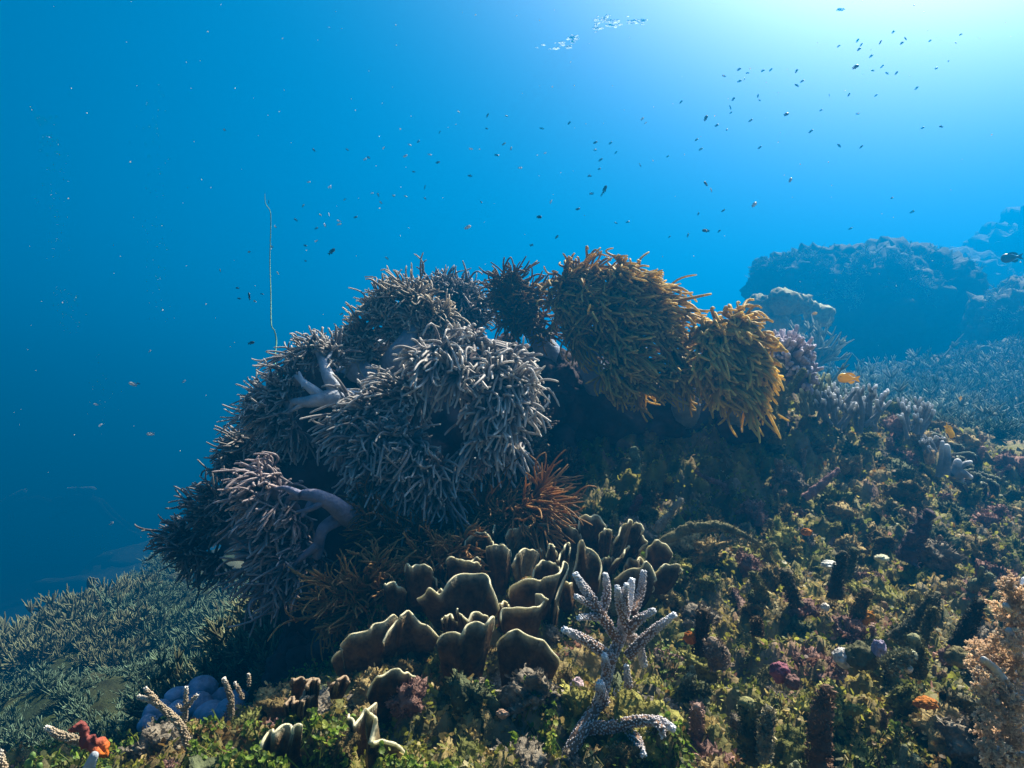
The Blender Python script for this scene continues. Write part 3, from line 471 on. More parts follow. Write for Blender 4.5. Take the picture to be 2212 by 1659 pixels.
LE = [(3.25, [(440, 680), (540, 720), (610, 740), (680, 800)]), (3.3, [(530, 600), (660, 630), (790, 650)]), (3.25, [(520, 652), (650, 638), (760, 670), (830, 690)]), (3.35, [(900, 640), (960, 660), (1010, 690)]),
      (3.3, [(960, 750), (1060, 715), (1150, 740), (1230, 780)]), (3.25, [(1050, 775), (1110, 770), (1180, 800), (1260, 800), (1370, 900)]), (3.15, [(915, 765), (970, 780), (1050, 850)]), (3.1, [(920, 885), (1080, 860), (1130, 885), (1250, 910)]),
      (3.05, [(890, 910), (920, 905), (950, 912)]), (3.0, [(1070, 1000), (1105, 1015), (1140, 1045)]), (2.98, [(1030, 1080), (1090, 1055), (1140, 1060)]), (2.95, [(1080, 1095), (1190, 1120), (1225, 1190)]), (3.05, [(1170, 1085), (1240, 1110), (1300, 1160)]),
      (3.0, [(1300, 1130), (1400, 1160), (1490, 1200)]), (2.9, [(1260, 1170), (1320, 1190), (1390, 1250)]), (3.1, [(1450, 1100), (1530, 1120), (1560, 1200)]), (3.15, [(1310, 1045), (1370, 1060), (1430, 1110)]), (3.2, [(1380, 1030), (1420, 1035), (1450, 1055)]), (2.85, [(1195, 1220), (1220, 1218), (1250, 1232)]), (2.8, [(990, 1220), (1020, 1235), (1040, 1260)])]
for d, e in LE:
    mx_ = sum(p[0] for p in e) / len(e); my = max(p[1] for p in e)
    plate(lt, zg, d, e, (mx_ + 10, my + 150), (e[-1][0] - e[0][0]) * .8, -.04, .02, .006, .004, n=24, col=PC * [.8, .9, 1], rimc=(.5, .52, .38))

# ------------------------------------------------------------- branching corals with bumps
def bumpy(root, z, d, pts, r, tissue, cup, tipc, dens=.85, cupr=.0018, name='branch', out=1.):
    mb = MB(); W_ = [Q(z, p[0], p[1], d + (p[2] if len(p) > 2 else 0)) for p in pts]; R = [size(z, q, d) * .78 for q in r]; n = max(18, len(pts) * 10)
    pp, rr = limb(mb, W_, R, tissue, 12, n, .08, 60, tipc)
    seg = np.linalg.norm(np.diff(pp, axis=0), axis=1); L = seg.sum(); k = int(dens * L * 2 * math.pi * rr.mean() / (cupr * 2.15) ** 2)
    s = (np.arange(k) + rng.random(k)) / k * (len(pp) - 2); i = s.astype(int); t = (s - i)[:, None]; ctr = pp[i] * (1 - t) + pp[i + 1] * t; rad = rr[i] * (1 - t[:, 0]) + rr[i + 1] * t[:, 0]
    tan = unit(pp[i + 1] - pp[i]); a = np.arange(k) * 2.39996 + rng.normal(0, .25, k); ref = unit(np.cross(tan, [.2, .9, .1])); r2 = np.cross(tan, ref); nr = ref * np.cos(a)[:, None] + r2 * np.sin(a)[:, None]
    dirn = unit(nr + tan * .75); h = (cupr * 1.9 * rng.uniform(.7, 1.35, k) * out)[:, None, None]; b = ctr + nr * rad[:, None] * .82
    st = np.array([0, .55, .9, 1.0])[None, :, None]; P_ = b[:, None] + dirn[:, None] * st * h
    rd = cupr * rng.uniform(.8, 1.15, (k, 1)) * np.array([[1.05, .95, .7, .1]])
    u = (s / (len(pp) - 2))[:, None, None]; w = np.clip((u - .72) / .28, 0, 1)
    cc = (np.asarray(cup) * (1 - w) + np.asarray(tipc) * w) * (.55 + .45 * st) * rng.uniform(.8, 1.15, (k, 1, 1))
    tubes(mb, P_, rd, cc, 6)
    return mb.build(name, M['hard'], root)
AT, AC, AP = (.20, .12, .08), (.62, .56, .55), (.90, .93, .98)
ac = empty('staghorn_coral', Q(zd, 1580, 1680, 1.15), 'pale blue tipped staghorn coral standing in front of the plates', 'coral')
for pts, r, br in [([(1540, 1700, -.06), (1640, 1500, -.04), (1700, 1400, -.02), (1770, 1280), (1800, 1180), (1830, 1060, .01), (1880, 940, .02), (1900, 840, .02), (1925, 730, .02), (1945, 625, .02)], [52, 48, 46, 42, 36, 36, 36, 36, 32, 15], 0),
                   ([(1840, 1060, .0), (1740, 985, -.03), (1650, 930, -.05), (1572, 895, -.06)], [38, 34, 28, 12], 0), ([(1880, 960, .02), (1800, 850), (1725, 725, -.01), (1680, 660, -.01), (1636, 592, -.01)], [38, 34, 30, 26, 12], 0),
                   ([(1780, 830), (1720, 822, -.02), (1655, 828, -.04)], [24, 20, 10], 0), ([(1790, 800), (1690, 740, -.02), (1640, 712, -.03)], [24, 18, 9], 0), ([(1780, 800, .01), (1808, 690, .01), (1800, 594, .01)], [32, 26, 12], 0), ([(1905, 850), (1880, 750, -.03), (1866, 668, -.05)], [30, 28, 14], 0),
                   ([(1915, 800), (1905, 720, -.03), (1915, 650, -.04)], [26, 22, 11], 0), ([(1950, 800, .03), (1995, 690, .06), (2010, 580, .07)], [30, 28, 16], 1), ([(1925, 900), (1980, 840, -.02), (2062, 790, -.03)], [34, 30, 12], 0), ([(1925, 1040, .01), (2000, 960), (2080, 885, -.01), (2178, 815, -.02)], [36, 33, 28, 12], 0),
                   ([(1890, 900, .03), (1975, 960, .07), (2010, 1080, .08)], [30, 30, 24], 1), ([(1900, 1340, .03), (1925, 1230, .03), (1915, 1102, .03)], [40, 32, 12], 1), ([(1690, 1440, -.02), (1840, 1430, -.05), (1980, 1400, -.08), (2100, 1402, -.1), (2172, 1440, -.11)], [42, 38, 33, 26, 12], 0),
                   ([(2080, 1402, -.1), (2110, 1440, -.12), (2118, 1480, -.12)], [20, 17, 9], 0), ([(1900, 1420, -.05), (1970, 1500, -.08), (2008, 1582, -.1)], [38, 30, 14], 0), ([(1960, 1440, -.06), (2030, 1475, -.05), (2085, 1510, -.05)], [24, 18, 8], 0), ([(1790, 1290, -.01), (1775, 1235, -.04), (1770, 1192, -.05)], [40, 34, 18], 0), ([(1810, 1140, .0), (1800, 1080, -.03), (1795, 1040, -.04)], [30, 24, 12], 0),
                   ([(1870, 1400, -.02), (1890, 1300, .0), (1860, 1240, .02)], [34, 28, 14], 1)]:
    bumpy(ac, zd, 1.16, pts, r, AT, np.array(AC) * (.6 if br else 1), np.array(AP) * (.75 if br else 1))
def small_horn(label, d, brs, k=1.):
    b0 = brs[0][0][0]; root = empty('staghorn_coral', Q(zf, b0[0], b0[1], d), label, 'coral', 'small staghorn corals at the lower left')
    for pts, r in brs: bumpy(root, zf, d, pts, r, (.22, .16, .09), np.array([.44, .35, .24]) * k, (.72, .68, .6), 1.1, .0016, out=1.)
small_horn('forked brown staghorn coral leaning left in front of the blue lumpy coral', 1.12, [([(1500, 760), (1430, 560), (1330, 450), (1230, 370), (1100, 322)], [34, 32, 28, 22, 10]), ([(1260, 385), (1195, 310), (1150, 258)], [22, 18, 9])])
small_horn('small upright three pronged staghorn in front of the blue lumpy coral', 1.18, [([(1462, 520), (1465, 400), (1470, 255)], [18, 17, 8]), ([(1470, 410), (1510, 360), (1553, 312)], [16, 14, 7]), ([(1450, 430), (1425, 410), (1400, 392)], [13, 11, 6])])
small_horn('single curved staghorn spike right of the blue lumpy coral', 1.22, [([(1825, 480), (1825, 350), (1795, 250), (1768, 185)], [26, 24, 18, 9])], .7)
small_horn('thin short staghorn spike beside the curved spike', 1.25, [([(1920, 340), (1890, 275), (1856, 215)], [16, 14, 7])], .7)
small_horn('tiny staghorn tip poking up from the algae', 1.28, [([(1965, 240), (1965, 190), (1962, 145)], [13, 11, 6])])
small_horn('white tipped staghorn branch pointing left beside the red sponge', 1.02, [([(800, 760), (620, 672), (480, 630), (372, 568)], [40, 38, 32, 12]), ([(470, 630), (430, 590), (395, 575)], [16, 14, 8])], .9)
small_horn('staghorn tip entering at the lower left corner', .95, [([(50, 1000), (25, 880), (-5, 760)], [34, 30, 16])], 1.1)
def sponge(label, d, pts, r, col, z=zf, tip=None, name='sponge', s=0):
    mb = MB(); limb(mb, [Q(z, p[0], p[1], d) for p in pts], [size(z, q, d) for q in r], col, 20, 60, 1.1, 75, tip); return tag(mb.build(name, M['sponge'], origin=Q(z, *pts[0], d)), label, 'sponge')
sponge('knobbly dark red sponge with an orange end growing over a staghorn branch', .99, [(600, 535), (680, 640), (750, 690), (825, 770)], [34, 44, 46, 40], (.20, .055, .045), tip=(.55, .13, .015))
mb = MB(); limb(mb, [Q(zf, 690, 920, .98), Q(zf, 725, 830, .98), Q(zf, 745, 785, .98)], [size(zf, q, .98) for q in (52, 40, 32)], (.36, .40, .44), 14, 20, .12, 30); tag(mb.build('dead_coral', M['hard']), 'stubby blue grey dead coral below the red sponge', 'coral')
for x, y, r, l in ((258, 790, 28, 'uppermost green sea squirt at the lower left'), (225, 855, 36, 'largest green sea squirt at the lower left corner'), (312, 872, 28, 'green sea squirt nearest the algae mound')):
    mb = MB(); lump(mb, Q(zf, x, y, 1.35), size(zf, r, 1.35), (.16, .27, .07), 3, .1, 1.5, x, (.85, .85, 1.15)); tag(mb.build('sea_squirt', M['tentacle']), l, 'sea squirt', 'green sea squirts')
mb = MB()
for k, (x, y, r) in enumerate([(1600, 260, 120), (1400, 330, 105), (1250, 440, 110), (1180, 540, 90), (1420, 450, 110), (1560, 380, 110), (1740, 330, 95), (1660, 470, 130), (1500, 560, 130), (1820, 430, 110), (1330, 570, 110), (1740, 560, 120), (1880, 330, 80), (1490, 290, 70), (1680, 330, 70)]):
    lump(mb, Q(zf, x, y, 1.95 + (.12 if y < 340 else .0) + .02 * (k % 3)), size(zf, r, 1.95), (.30, .35, .50), 4, .09, 1.6, k, (1, 1, .85), .12, .012)
tag(mb.build('boulder_coral', M['stalk']), 'smooth blue lumpy boulder coral behind the green algae mound', 'coral')

# ------------------------------------------------------------- thickets (built once in a few sorts, then copied)
def thicket(n, R, r, col, tip, up=.75, twig=5, sides=4):
    mb = MB(); th = np.arccos(1 - rng.random(n) * (1 - math.cos(1.3))); ph = rng.uniform(0, 6.283, n)
    d = np.stack([np.sin(th) * np.cos(ph), np.sin(th) * np.sin(ph), np.cos(th)], 1); s = np.linspace(0, 1, 6)[None, :, None]; L = R * rng.uniform(.7, 1.08, n)[:, None, None]
    w = rng.normal(0, .38, (n, 1, 3)); p = d[:, None] * L * s * (1 - .2 * s) + np.array([0, 0, up * .35])[None, None] * L * s * s + w * L * s * s * .8
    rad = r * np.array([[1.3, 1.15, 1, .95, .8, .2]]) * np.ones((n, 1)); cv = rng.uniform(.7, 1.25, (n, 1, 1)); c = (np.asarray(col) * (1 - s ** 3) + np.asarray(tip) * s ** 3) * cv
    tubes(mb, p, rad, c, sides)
    for k in range(twig):
        j = rng.integers(2, 6, n); b = p[np.arange(n), np.minimum(j, 4)] * (1 - .0) ; t_ = unit(p[np.arange(n), np.minimum(j, 4) + 1] - b); dd = unit(t_ * .8 + rng.normal(0, .8, (n, 3)) + np.array([0, 0, .35])); l = R * rng.uniform(.12, .27, n)[:, None, None]; s4 = np.linspace(0, 1, 4)[None, :, None]
        q = b[:, None] + dd[:, None] * l * s4 + np.array([0, 0, .3])[None, None] * l * s4 ** 2
        tubes(mb, q, r * .8 * np.array([[1, .95, .85, .25]]) * np.ones((n, 1)), (np.asarray(col) * (1 - s4 ** 2) + np.asarray(tip) * s4 ** 2) * cv, sides)
    return mb
def proto(mb, name, m, smooth=True):
    me = mb.mesh(name, (0, 0, 0), smooth); me.materials.append(m); return me
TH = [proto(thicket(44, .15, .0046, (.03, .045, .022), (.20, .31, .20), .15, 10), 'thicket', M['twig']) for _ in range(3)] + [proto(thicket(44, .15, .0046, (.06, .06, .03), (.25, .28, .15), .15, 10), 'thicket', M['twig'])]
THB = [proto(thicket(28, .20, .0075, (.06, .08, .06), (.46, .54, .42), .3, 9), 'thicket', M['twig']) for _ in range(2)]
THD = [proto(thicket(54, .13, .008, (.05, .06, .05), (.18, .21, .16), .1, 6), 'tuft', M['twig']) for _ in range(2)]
def put(me, name, loc, sc_, rz, label, cat, group, tilt=.2, sz=None):
    o = bpy.data.objects.new(name, me); COL.objects.link(o); o.location = loc; o.scale = (sc_, sc_, sc_ * (sz or 1)); o.rotation_euler = (rng.normal(0, tilt), rng.normal(0, tilt), rz); return tag(o, label, cat, group)
def spread_pts(n, x0, x1, y0, y1, gap, keep, tries=40000):
    pts = []
    for _ in range(tries):
        x, y = rng.uniform(x0, x1), rng.uniform(y0, y1)
        if not keep(x, y): continue
        g = gap(x, y) if callable(gap) else gap
        if all((x - a) ** 2 + (y - b) ** 2 > g * g for a, b in pts):
            pts.append((x, y))
            if len(pts) >= n: break
    return pts
def uv(x, y, z): return 1106 + x / y * FOC, 829.5 - z / y * FOC
def in_left(x, y):
    u, v = uv(x, y, base_h(np.array([x]), np.array([y]))[0])
    return -60 < u < 640 and v < 1640 and not (250 < u < 600 and y < 2.45) and u > 330 - (v - 1275) * 1.85 and v > 1262
for k, (x, y) in enumerate(spread_pts(298, -8.5, -.5, 2.2, 11.5, lambda x, y: .085 + .0215 * y, in_left)):
    z = H(x, y)[0] - .03; q = float(fbm(np.array([[x * 1.1, y * .8, 0]]), 77, 2)[0]); s = rng.uniform(.75, 1.2) * (.6 + .155 * y) * max(.7, 1.0 + .8 * q) * min(1, 1.2 - .035 * y); u, v = uv(x, y, z)
    where = 'near the blue lumpy coral' if v > 1480 else ('on the middle of the left slope' if v > 1360 else 'along the crest of the left slope')
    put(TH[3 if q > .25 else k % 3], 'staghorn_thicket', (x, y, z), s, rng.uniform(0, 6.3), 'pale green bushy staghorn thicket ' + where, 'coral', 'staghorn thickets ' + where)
mb = MB()
for k in range(9): lump(mb, P(rng.uniform(395, 520), rng.uniform(1250, 1325), 7.2), rng.uniform(.11, .22), (.065, .075, .04), 3, .12, 1.8, k, (1, 1, .9), .2)
tag(mb.build('boulder_coral', M['hard']), 'olive knobbly boulder coral at the top of the left thickets', 'coral')
for d, x, y, l in ((7.5, 520, 690, 'ruffled dark leaf coral at the far corner of the left slope'), (6.6, 430, 830, 'dark leaf coral hanging at the left edge of the slope')):
    r_ = empty('leaf_coral', Q(zc, x, y + 60, d), l, 'coral', 'leaf corals at the left edge')
    for k in range(11):
        a, b = x + rng.uniform(-80, 90), y + rng.uniform(-90, 120); w = rng.uniform(25, 48)
        plate(r_, zc, d + rng.uniform(-.2, .2), [(a - w, b + rng.uniform(-8, 8)), (a, b - 12), (a + w, b + rng.uniform(-8, 8))], (a, b + 55), 20, -.1, .04, .012, .01, col=PC, rimc=(.28, .3, .2), n=16)
def in_right(x, y):
    u, v = uv(x, y, base_h(np.array([x]), np.array([y]))[0]); return 1740 < u < 2300 and 725 < v < 1010 and (v < 950 or u > 2040)
for k, (x, y) in enumerate(spread_pts(230, 1.5, 8.5, 3.9, 10.2, lambda x, y: .08 + .024 * y, in_right)):
    z = H(x, y)[0] - .04; s = rng.uniform(.6, 1.5) * (.5 + .12 * y); l = 'on the slope behind the yellow fish' if y < 6.4 else 'below the big dark boulder'
    put((THB + TH)[k % 6], 'branching_coral', (x, y, z), s, rng.uniform(0, 6.3), 'hazy grey green branching coral ' + l, 'coral', 'branching corals ' + l)
# a hazy mound on the left edge
rock('reef_rock', [(zc, 60, 1010, 5.4, 130, (1, 1, .8)), (zc, 0, 1060, 5.3, 120, (1, 1, .8))], 'dark reef lump at the left edge below the sand', (.10, .11, .07), sub=4)
rock('reef_rock', [(za, 500, 1670, 40, 340, (1.2, .7, .5)), (za, 150, 1780, 38, 330, (1.5, .7, .45)), (za, -180, 1880, 36, 300, (1.3, .7, .4))], 'far dark reef ridge in the haze under the divers', (.06, .07, .05), sub=4)

# ------------------------------------------------------------- far boulders to the right
def boulder(label, balls, tufts, col=(.035, .045, .035), group='far reef boulders', seed=0, pal=None):
    mb = MB()
    for k, (u, v, d, r, sq) in enumerate(balls): lump(mb, P(u, v, d), r / FOC * d, col, 5, .22, 2.6, k + seed, sq, .4, .11)
    o = tag(mb.build('reef_boulder', M['rock']), label, 'rock', group)
    for (u, v, d, r, sq), n in zip(balls, tufts):
        R = r / FOC * d; c = P(u, v, d)
        for _ in range(n):
            a = unit(rng.normal(size=3)); a[2] = abs(a[2]) * 1.1 - .15; a[1] = -abs(a[1]) if rng.random() < .75 else a[1]; a = unit(a)
            q = bpy.data.objects.new('coral_tuft', (pal or THD + THD + THB)[rng.integers(len(pal or THD + THD + THB))]); COL.objects.link(q); q.location = c + a * R * np.array(sq) * .93; q.scale = [rng.uniform(.4, 1.15) * (d / 9)] * 3
            q.rotation_euler = Vector(a).to_track_quat('Z', 'Y').to_euler(); tag(q, 'dark coral tuft growing on the ' + group.rstrip('s'), 'coral', 'coral tufts on the ' + group)
boulder('large dark rounded boulder far behind on the right', [(1700, 625, 14.6, 80, (1, 1, .9)), (1790, 655, 14.5, 115, (1, 1, 1)), (1880, 672, 14.1, 140, (1, 1, .95)), (1985, 680, 14.2, 135, (.85, 1, .95)), (1940, 655, 14.6, 118, (1.2, 1, 1))], [24, 32, 42, 38, 26], group='big far boulder')
boulder('hazy reef bank at the right edge behind the boulder', [(2200, 740, 12, 110, (1, 1, 1)), (2270, 690, 13.2, 110, (1, 1, 1)), (2140, 810, 11, 80, (1.2, 1, .8))], [40, 16, 26], (.09, .10, .07), 'right edge bank', 9, THB + TH[:2] + THD)
boulder('faint bluish reef mass farthest off at the right', [(2190, 600, 24, 130, (1, 1, .8)), (2310, 590, 24, 170, (1, 1, .9)), (2060, 650, 22, 120, (1.2, 1, .8))], [12, 6, 6], (.05, .06, .05), 'farthest reef mass', 19)
mb = MB()
for k in range(46):
    a = rng.uniform(0, 6.28); q = math.sqrt(rng.random()); lump(mb, P(1690 + 92 * q * math.cos(a), 695 - 50 * (1 - q * q) + 22 * q * math.sin(a), 8.5 - .5 * (1 - q)), rng.uniform(.09, .17), (.24, .26, .16), 3, .32, 2.6, k, (1, 1, .85), .35, .05)
tag(mb.build('boulder_coral', M['hard']), 'pale lumpy brain coral below the big dark boulder', 'coral')
mb = thicket(50, .30, .014, (.12, .13, .09), (.45, .47, .34), twig=3); o = mb.build('staghorn_thicket', M['twig'], origin=(0, 0, 0)); o.location = P(1760, 790, 7.4); o.scale = (1.4,) * 3; tag(o, 'pale branching coral bush right of the lumpy brain coral', 'coral')
# ------------------------------------------------------------- dead coral stubs and rubble on the slope
def flakes(mb, p, n, L, Wd, col, bend=.5):
    """little bent leaves at p along the directions n"""
    k = len(p); n = unit(n); s = unit(np.cross(n, rng.normal(size=(k, 3)))); f = np.cross(n, s); L = np.broadcast_to(L, (k,))[:, None]; Wd = np.broadcast_to(Wd, (k,))[:, None]; b = rng.normal(0, bend, (k, 1))
    v = np.stack([p - s * Wd * .25, p + s * Wd * .25, p + n * L * .5 + s * Wd * .55 + f * b * L * .15, p + n * L * .5 - s * Wd * .55 + f * b * L * .15, p + n * L * .95 + s * Wd * .28 + f * b * L * .55, p + n * L * .95 - s * Wd * .28 + f * b * L * .55], 1)
    i = (np.arange(k) * 6)[:, None]; q = np.concatenate([i + [[0, 1, 2, 3]], i + [[3, 2, 4, 5]]])
    mb.add(v.reshape(-1, 3), np.repeat(col, 6, axis=0), q=q)
def turfed(mb, pp, rr, col, k, L=.006):
    s = rng.uniform(0, len(pp) - 3, k); i = s.astype(int); t = (s - i)[:, None]; c = pp[i] * (1 - t) + pp[i + 1] * t; tan = unit(pp[i + 1] - pp[i]); d = rng.normal(size=(k, 3)); d = unit(d - (d * tan).sum(1, keepdims=True) * tan)
    flakes(mb, c + d * rr[i][:, None] * .92, d + rng.normal(0, .45, (k, 3)) + np.array([0, 0, .5]), L * rng.uniform(.5, 1.5, k), L * .5, np.asarray(col) * rng.uniform(.6, 1.7, (k, 1)))
SC = [(.17, .15, .055), (.22, .18, .07), (.14, .13, .06), (.25, .17, .10), (.18, .17, .06), (.24, .16, .13), (.15, .16, .09), (.24, .2, .07)]
STUB = []
for k in range(8):
    mb = MB(); h = rng.uniform(.07, .12); r = rng.uniform(.0095, .0135); b = rng.normal(0, .016, (3, 2))
    pts = [(0, 0, -.03), (b[0, 0] * .3, b[0, 1] * .3, h * .35), (b[1, 0], b[1, 1], h * .7), (b[1, 0] + b[2, 0], b[1, 1] + b[2, 1], h)]
    pp, rr = limb(mb, pts, [r * 1.5, r * 1.2, r, r * .8], SC[k], 12, 26, .5, 55, np.array(SC[k]) * 1.25)
    if k % 3 == 0:
        q = pp[14]; limb(mb, [q, q + [.02, .0, .015], q + [.03, 0, .035]], [r * .9, r * .8, r * .6], SC[k], 9, 12, .4, 60)
    turfed(mb, pp, rr, SC[k], 420, .0065); STUB.append(proto(mb, 'stub', M['fuzz']))
def vis(x, y, lo=900):
    u, v = uv(x, y, base_h(np.array([x]), np.array([y]))[0]); return u, v
def in_reef(x, y):
    u, v = vis(x, y); return 1330 < u < 2260 and 860 < v < 1690 and not (1180 < u < 1480 and v > 1180 and u < 1480) and (v > 1090 or u > 1640)
for k, (x, y) in enumerate(spread_pts(170, .05, 2.6, .95, 3.4, lambda x, y: .055 + .022 * y, in_reef)):
    u, v = vis(x, y); w = 'high on the right ridge' if v < 1080 else ('on the middle of the right slope' if v < 1320 else 'low on the right slope')
    put(STUB[rng.integers(8)], 'dead_coral_stub', (x, y, H(x, y)[0] - .012), rng.uniform(.35, .9) * (.7 + .16 * y), rng.uniform(0, 6.3), 'small turf covered dead coral stub ' + w, 'dead coral', 'turf covered coral stubs ' + w, .6)
def one_stub(label, d, pts, r, col, z=ze, turf=500, tip=None, l=.5, name='dead_coral_stub', ls=55):
    mb = MB(); pp, rr = limb(mb, [Q(z, p[0], p[1], d + (p[2] if len(p) > 2 else 0)) for p in pts], [size(z, q, d) for q in r], col, 13, 36, l, ls, tip)
    if turf: turfed(mb, pp, rr, np.asarray(col) * 1.2, turf, .006)
    tag(mb.build(name, M['fuzz'], origin=Q(z, *pts[0][:2], d)), label, 'dead coral')
O = one_stub
O('tall dark upright stub in the middle of the right slope', 1.6, [(1170, 720), (1185, 580), (1213, 478)], [34, 27, 22], (.06, .055, .035))
O('dark stub standing behind the tall upright stub', 1.75, [(1220, 620), (1255, 540), (1272, 452)], [24, 20, 17], (.10, .10, .05))
O('dark stub leaning left at the edge of the dark hollow', 1.6, [(960, 760), (915, 660), (888, 580)], [34, 28, 22], (.07, .06, .035))
O('mossy pointed stub left of the dark hollow', 1.65, [(800, 760), (745, 660), (712, 585)], [40, 28, 18], (.13, .12, .05))
O('flat topped black stub with turf rim right of the pale staghorn', 1.3, [(415, 1030), (430, 900), (438, 800)], [34, 27, 25], (.055, .04, .025))
O('short brown stub beside the orange crust', 1.35, [(740, 930), (735, 880), (732, 835)], [24, 21, 18], (.12, .08, .04))
O('stout stub leaning right on the edge of the dark hollow', 1.5, [(1240, 890), (1300, 780), (1340, 685)], [40, 32, 26], (.12, .09, .04))
O('long dark stub slanting up to the right', 1.35, [(1500, 960), (1620, 830), (1725, 705)], [52, 38, 28], (.09, .085, .05))
O('thin turfy stub under the long slanting one', 1.3, [(1640, 980), (1680, 870), (1715, 780)], [26, 22, 18], (.12, .11, .05))
O('black forked stub near the beige soft coral', 1.2, [(1840, 1000), (1900, 880), (1965, 745)], [42, 36, 22], (.04, .04, .03))
O('column stub with a mossy cap at the right', 1.12, [(1620, 1160), (1620, 1040), (1605, 945)], [42, 38, 32], (.10, .10, .045), tip=(.26, .26, .14))
O('horizontal pale capped log of dead coral', 1.1, [(1440, 1110), (1510, 1060), (1590, 1035)], [44, 38, 30], (.16, .16, .09), tip=(.4, .42, .3))
O('thick mossy post at the bottom of the slope', 1.0, [(700, 1620), (690, 1440), (675, 1300)], [50, 42, 34], (.075, .08, .045), tip=(.25, .24, .10))
O('pale encrusted post right of the thick mossy post', .98, [(770, 1620), (785, 1460), (805, 1340)], [34, 30, 24], (.24, .21, .13))
O('maroon crusted column at the bottom of the slope', 1.0, [(1075, 1659), (1085, 1420), (1120, 1230)], [60, 48, 36], (.13, .08, .05))
O('fat pinkish knob above the maroon ball', 1.25, [(540, 1100), (510, 1020), (490, 970)], [54, 48, 40], (.2, .15, .11))
O('leaning log of turf covered coral above the plates', 2.0, [(170, 350), (240, 270), (315, 180)], [26, 22, 17], (.26, .23, .17), turf=200)
O('long fallen branch lying across the top of the slope', 1.9, [(200, 410), (330, 345), (450, 325), (570, 330), (735, 412)], [24, 30, 30, 22, 10], (.15, .14, .07))
O('maroon finger sticking up behind the top plates', 2.15, [(10, 310), (50, 240), (85, 165)], [26, 22, 18], (.13, .055, .05), turf=150)
O('stub with an orange yellow tip at the cave floor', 2.25, [(240, 170), (245, 110), (252, 62)], [30, 24, 18], (.14, .09, .045), tip=(.45, .25, .03))
O('pink fallen branch on the ridge face', 2.45, [(1000, 170), (1100, 80), (1180, 10)], [22, 20, 14], (.26, .16, .15), turf=120)
O('forked pale branch in the shade right of the cave', 2.4, [(575, 140), (545, 90), (460, 60), (400, 20)], [18, 16, 12, 8], (.16, .10, .09), turf=120)
O('dark thick trunk of dead coral on the shaded slope', 1.95, [(1560, 520), (1610, 380), (1680, 260)], [60, 46, 36], (.09, .065, .07), turf=300)
O('long mossy strand hanging from the bright golden coral', 2.35, [(1590, 770), (1625, 920), (1640, 1050), (1650, 1090)], [14, 15, 12, 8], (.12, .13, .05), z=zb, turf=300)
O('tall mossy column at the right edge of the cave', 2.5, [(1640, 1130), (1660, 900), (1650, 700)], [40, 36, 24], (.10, .10, .045), z=zb, turf=700)
O('mossy finger pointing up left of the mauve dome', 2.55, [(1680, 860), (1740, 790), (1790, 720)], [20, 18, 13], (.13, .13, .05), z=zb)
O('stacked green knob standing in the cave', 2.45, [(860, 1290), (860, 1230), (852, 1160)], [30, 26, 20], (.16, .20, .12), z=zb, turf=200)
O('grey edged ledge stub by the right edge', 1.8, [(2080, 740), (2040, 640), (2010, 580)], [20, 22, 12], (.22, .22, .2), turf=80)
O('curved dark tube along the bottom right', 1.0, [(1760, 1260), (1880, 1290), (1985, 1400), (1960, 1560)], [30, 36, 44, 60], (.10, .09, .05))
def crumb(label, x, y, d, r, col, sq=(1, 1, 1), cat='coral', z=ze, name='encrusted_lump', m='fuzz'):
    mb = MB(); lump(mb, Q(z, x, y, d), size(z, r, d), col, 4, .22, 2.2, int(x), sq, .3, .06); tag(mb.build(name, M[m]), label, cat)
crumb('white bare patch of coral high on the slope', 1140, 535, 1.85, 42, (.62, .62, .56), (1.2, 1, .5)); crumb('pale cream lump right of the white bare patch', 1425, 500, 1.85, 34, (.55, .55, .38), (1.1, 1, .6))
crumb('whitish rounded lump under the mossy hump', 1215, 1045, 1.2, 58, (.50, .47, .43), (1, 1, .9)); crumb('mossy hump between the whitish and violet lumps', 1320, 1040, 1.18, 78, (.10, .10, .05), (1, 1, .9)); crumb('violet lump on the mossy hump', 1412, 1000, 1.16, 40, (.32, .28, .38), (.9, 1, 1.2))
crumb('small white snail like knob in the dark hollow', 1112, 770, 1.5, 22, (.62, .55, .46)); crumb('white knob on a dark stalk low at the right', 1575, 1112, 1.1, 20, (.66, .62, .5), (1, 1, 1.1)); crumb('maroon and white ball low on the slope', 858, 1125, 1.12, 52, (.24, .09, .12)); crumb('mauve lump beside the maroon ball', 930, 1180, 1.1, 40, (.16, .09, .08))
crumb('white round knob below the biggest plate', 1300, 1225, 1.25, 26, (.60, .58, .55), (.9, 1, 1.3), z=zd); crumb('pinkish blurred knob left of the pale staghorn', 1640, 1210, 1.2, 38, (.48, .36, .38), (1, 1, 1.2), z=zd); crumb('small tan knob below the biggest plate', 1230, 1360, 1.15, 24, (.4, .26, .18), (1.4, 1, .9), z=zd)
crumb('orange sponge crust right of the dark hollow', 1345, 830, 1.5, 42, (.42, .17, .02), (1, .6, 1), 'sponge', name='sponge'); crumb('orange sponge crust beside the flat topped stub', 365, 940, 1.3, 36, (.40, .12, .02), (1, .6, .9), 'sponge', name='sponge'); crumb('small orange sponge crust low at the right', 1670, 1300, 1.05, 50, (.42, .15, .03), (1.3, .7, .6), 'sponge', name='sponge'); crumb('orange speck of sponge high on the slope', 1010, 355, 1.95, 24, (.45, .16, .03), (1.2, .6, .8), 'sponge', name='sponge')
crumb('round tan mushroom coral on the ridge edge', 585, 910, 2.85, 70, (.36, .25, .14), (.9, .8, 1.25), 'coral', zg, 'mushroom_coral')
crumb('olive striped mushroom coral under the black forked stub', 1850, 1045, 1.15, 70, (.15, .13, .06), (1.1, .8, .7), 'coral', ze, 'mushroom_coral')
RUB = []
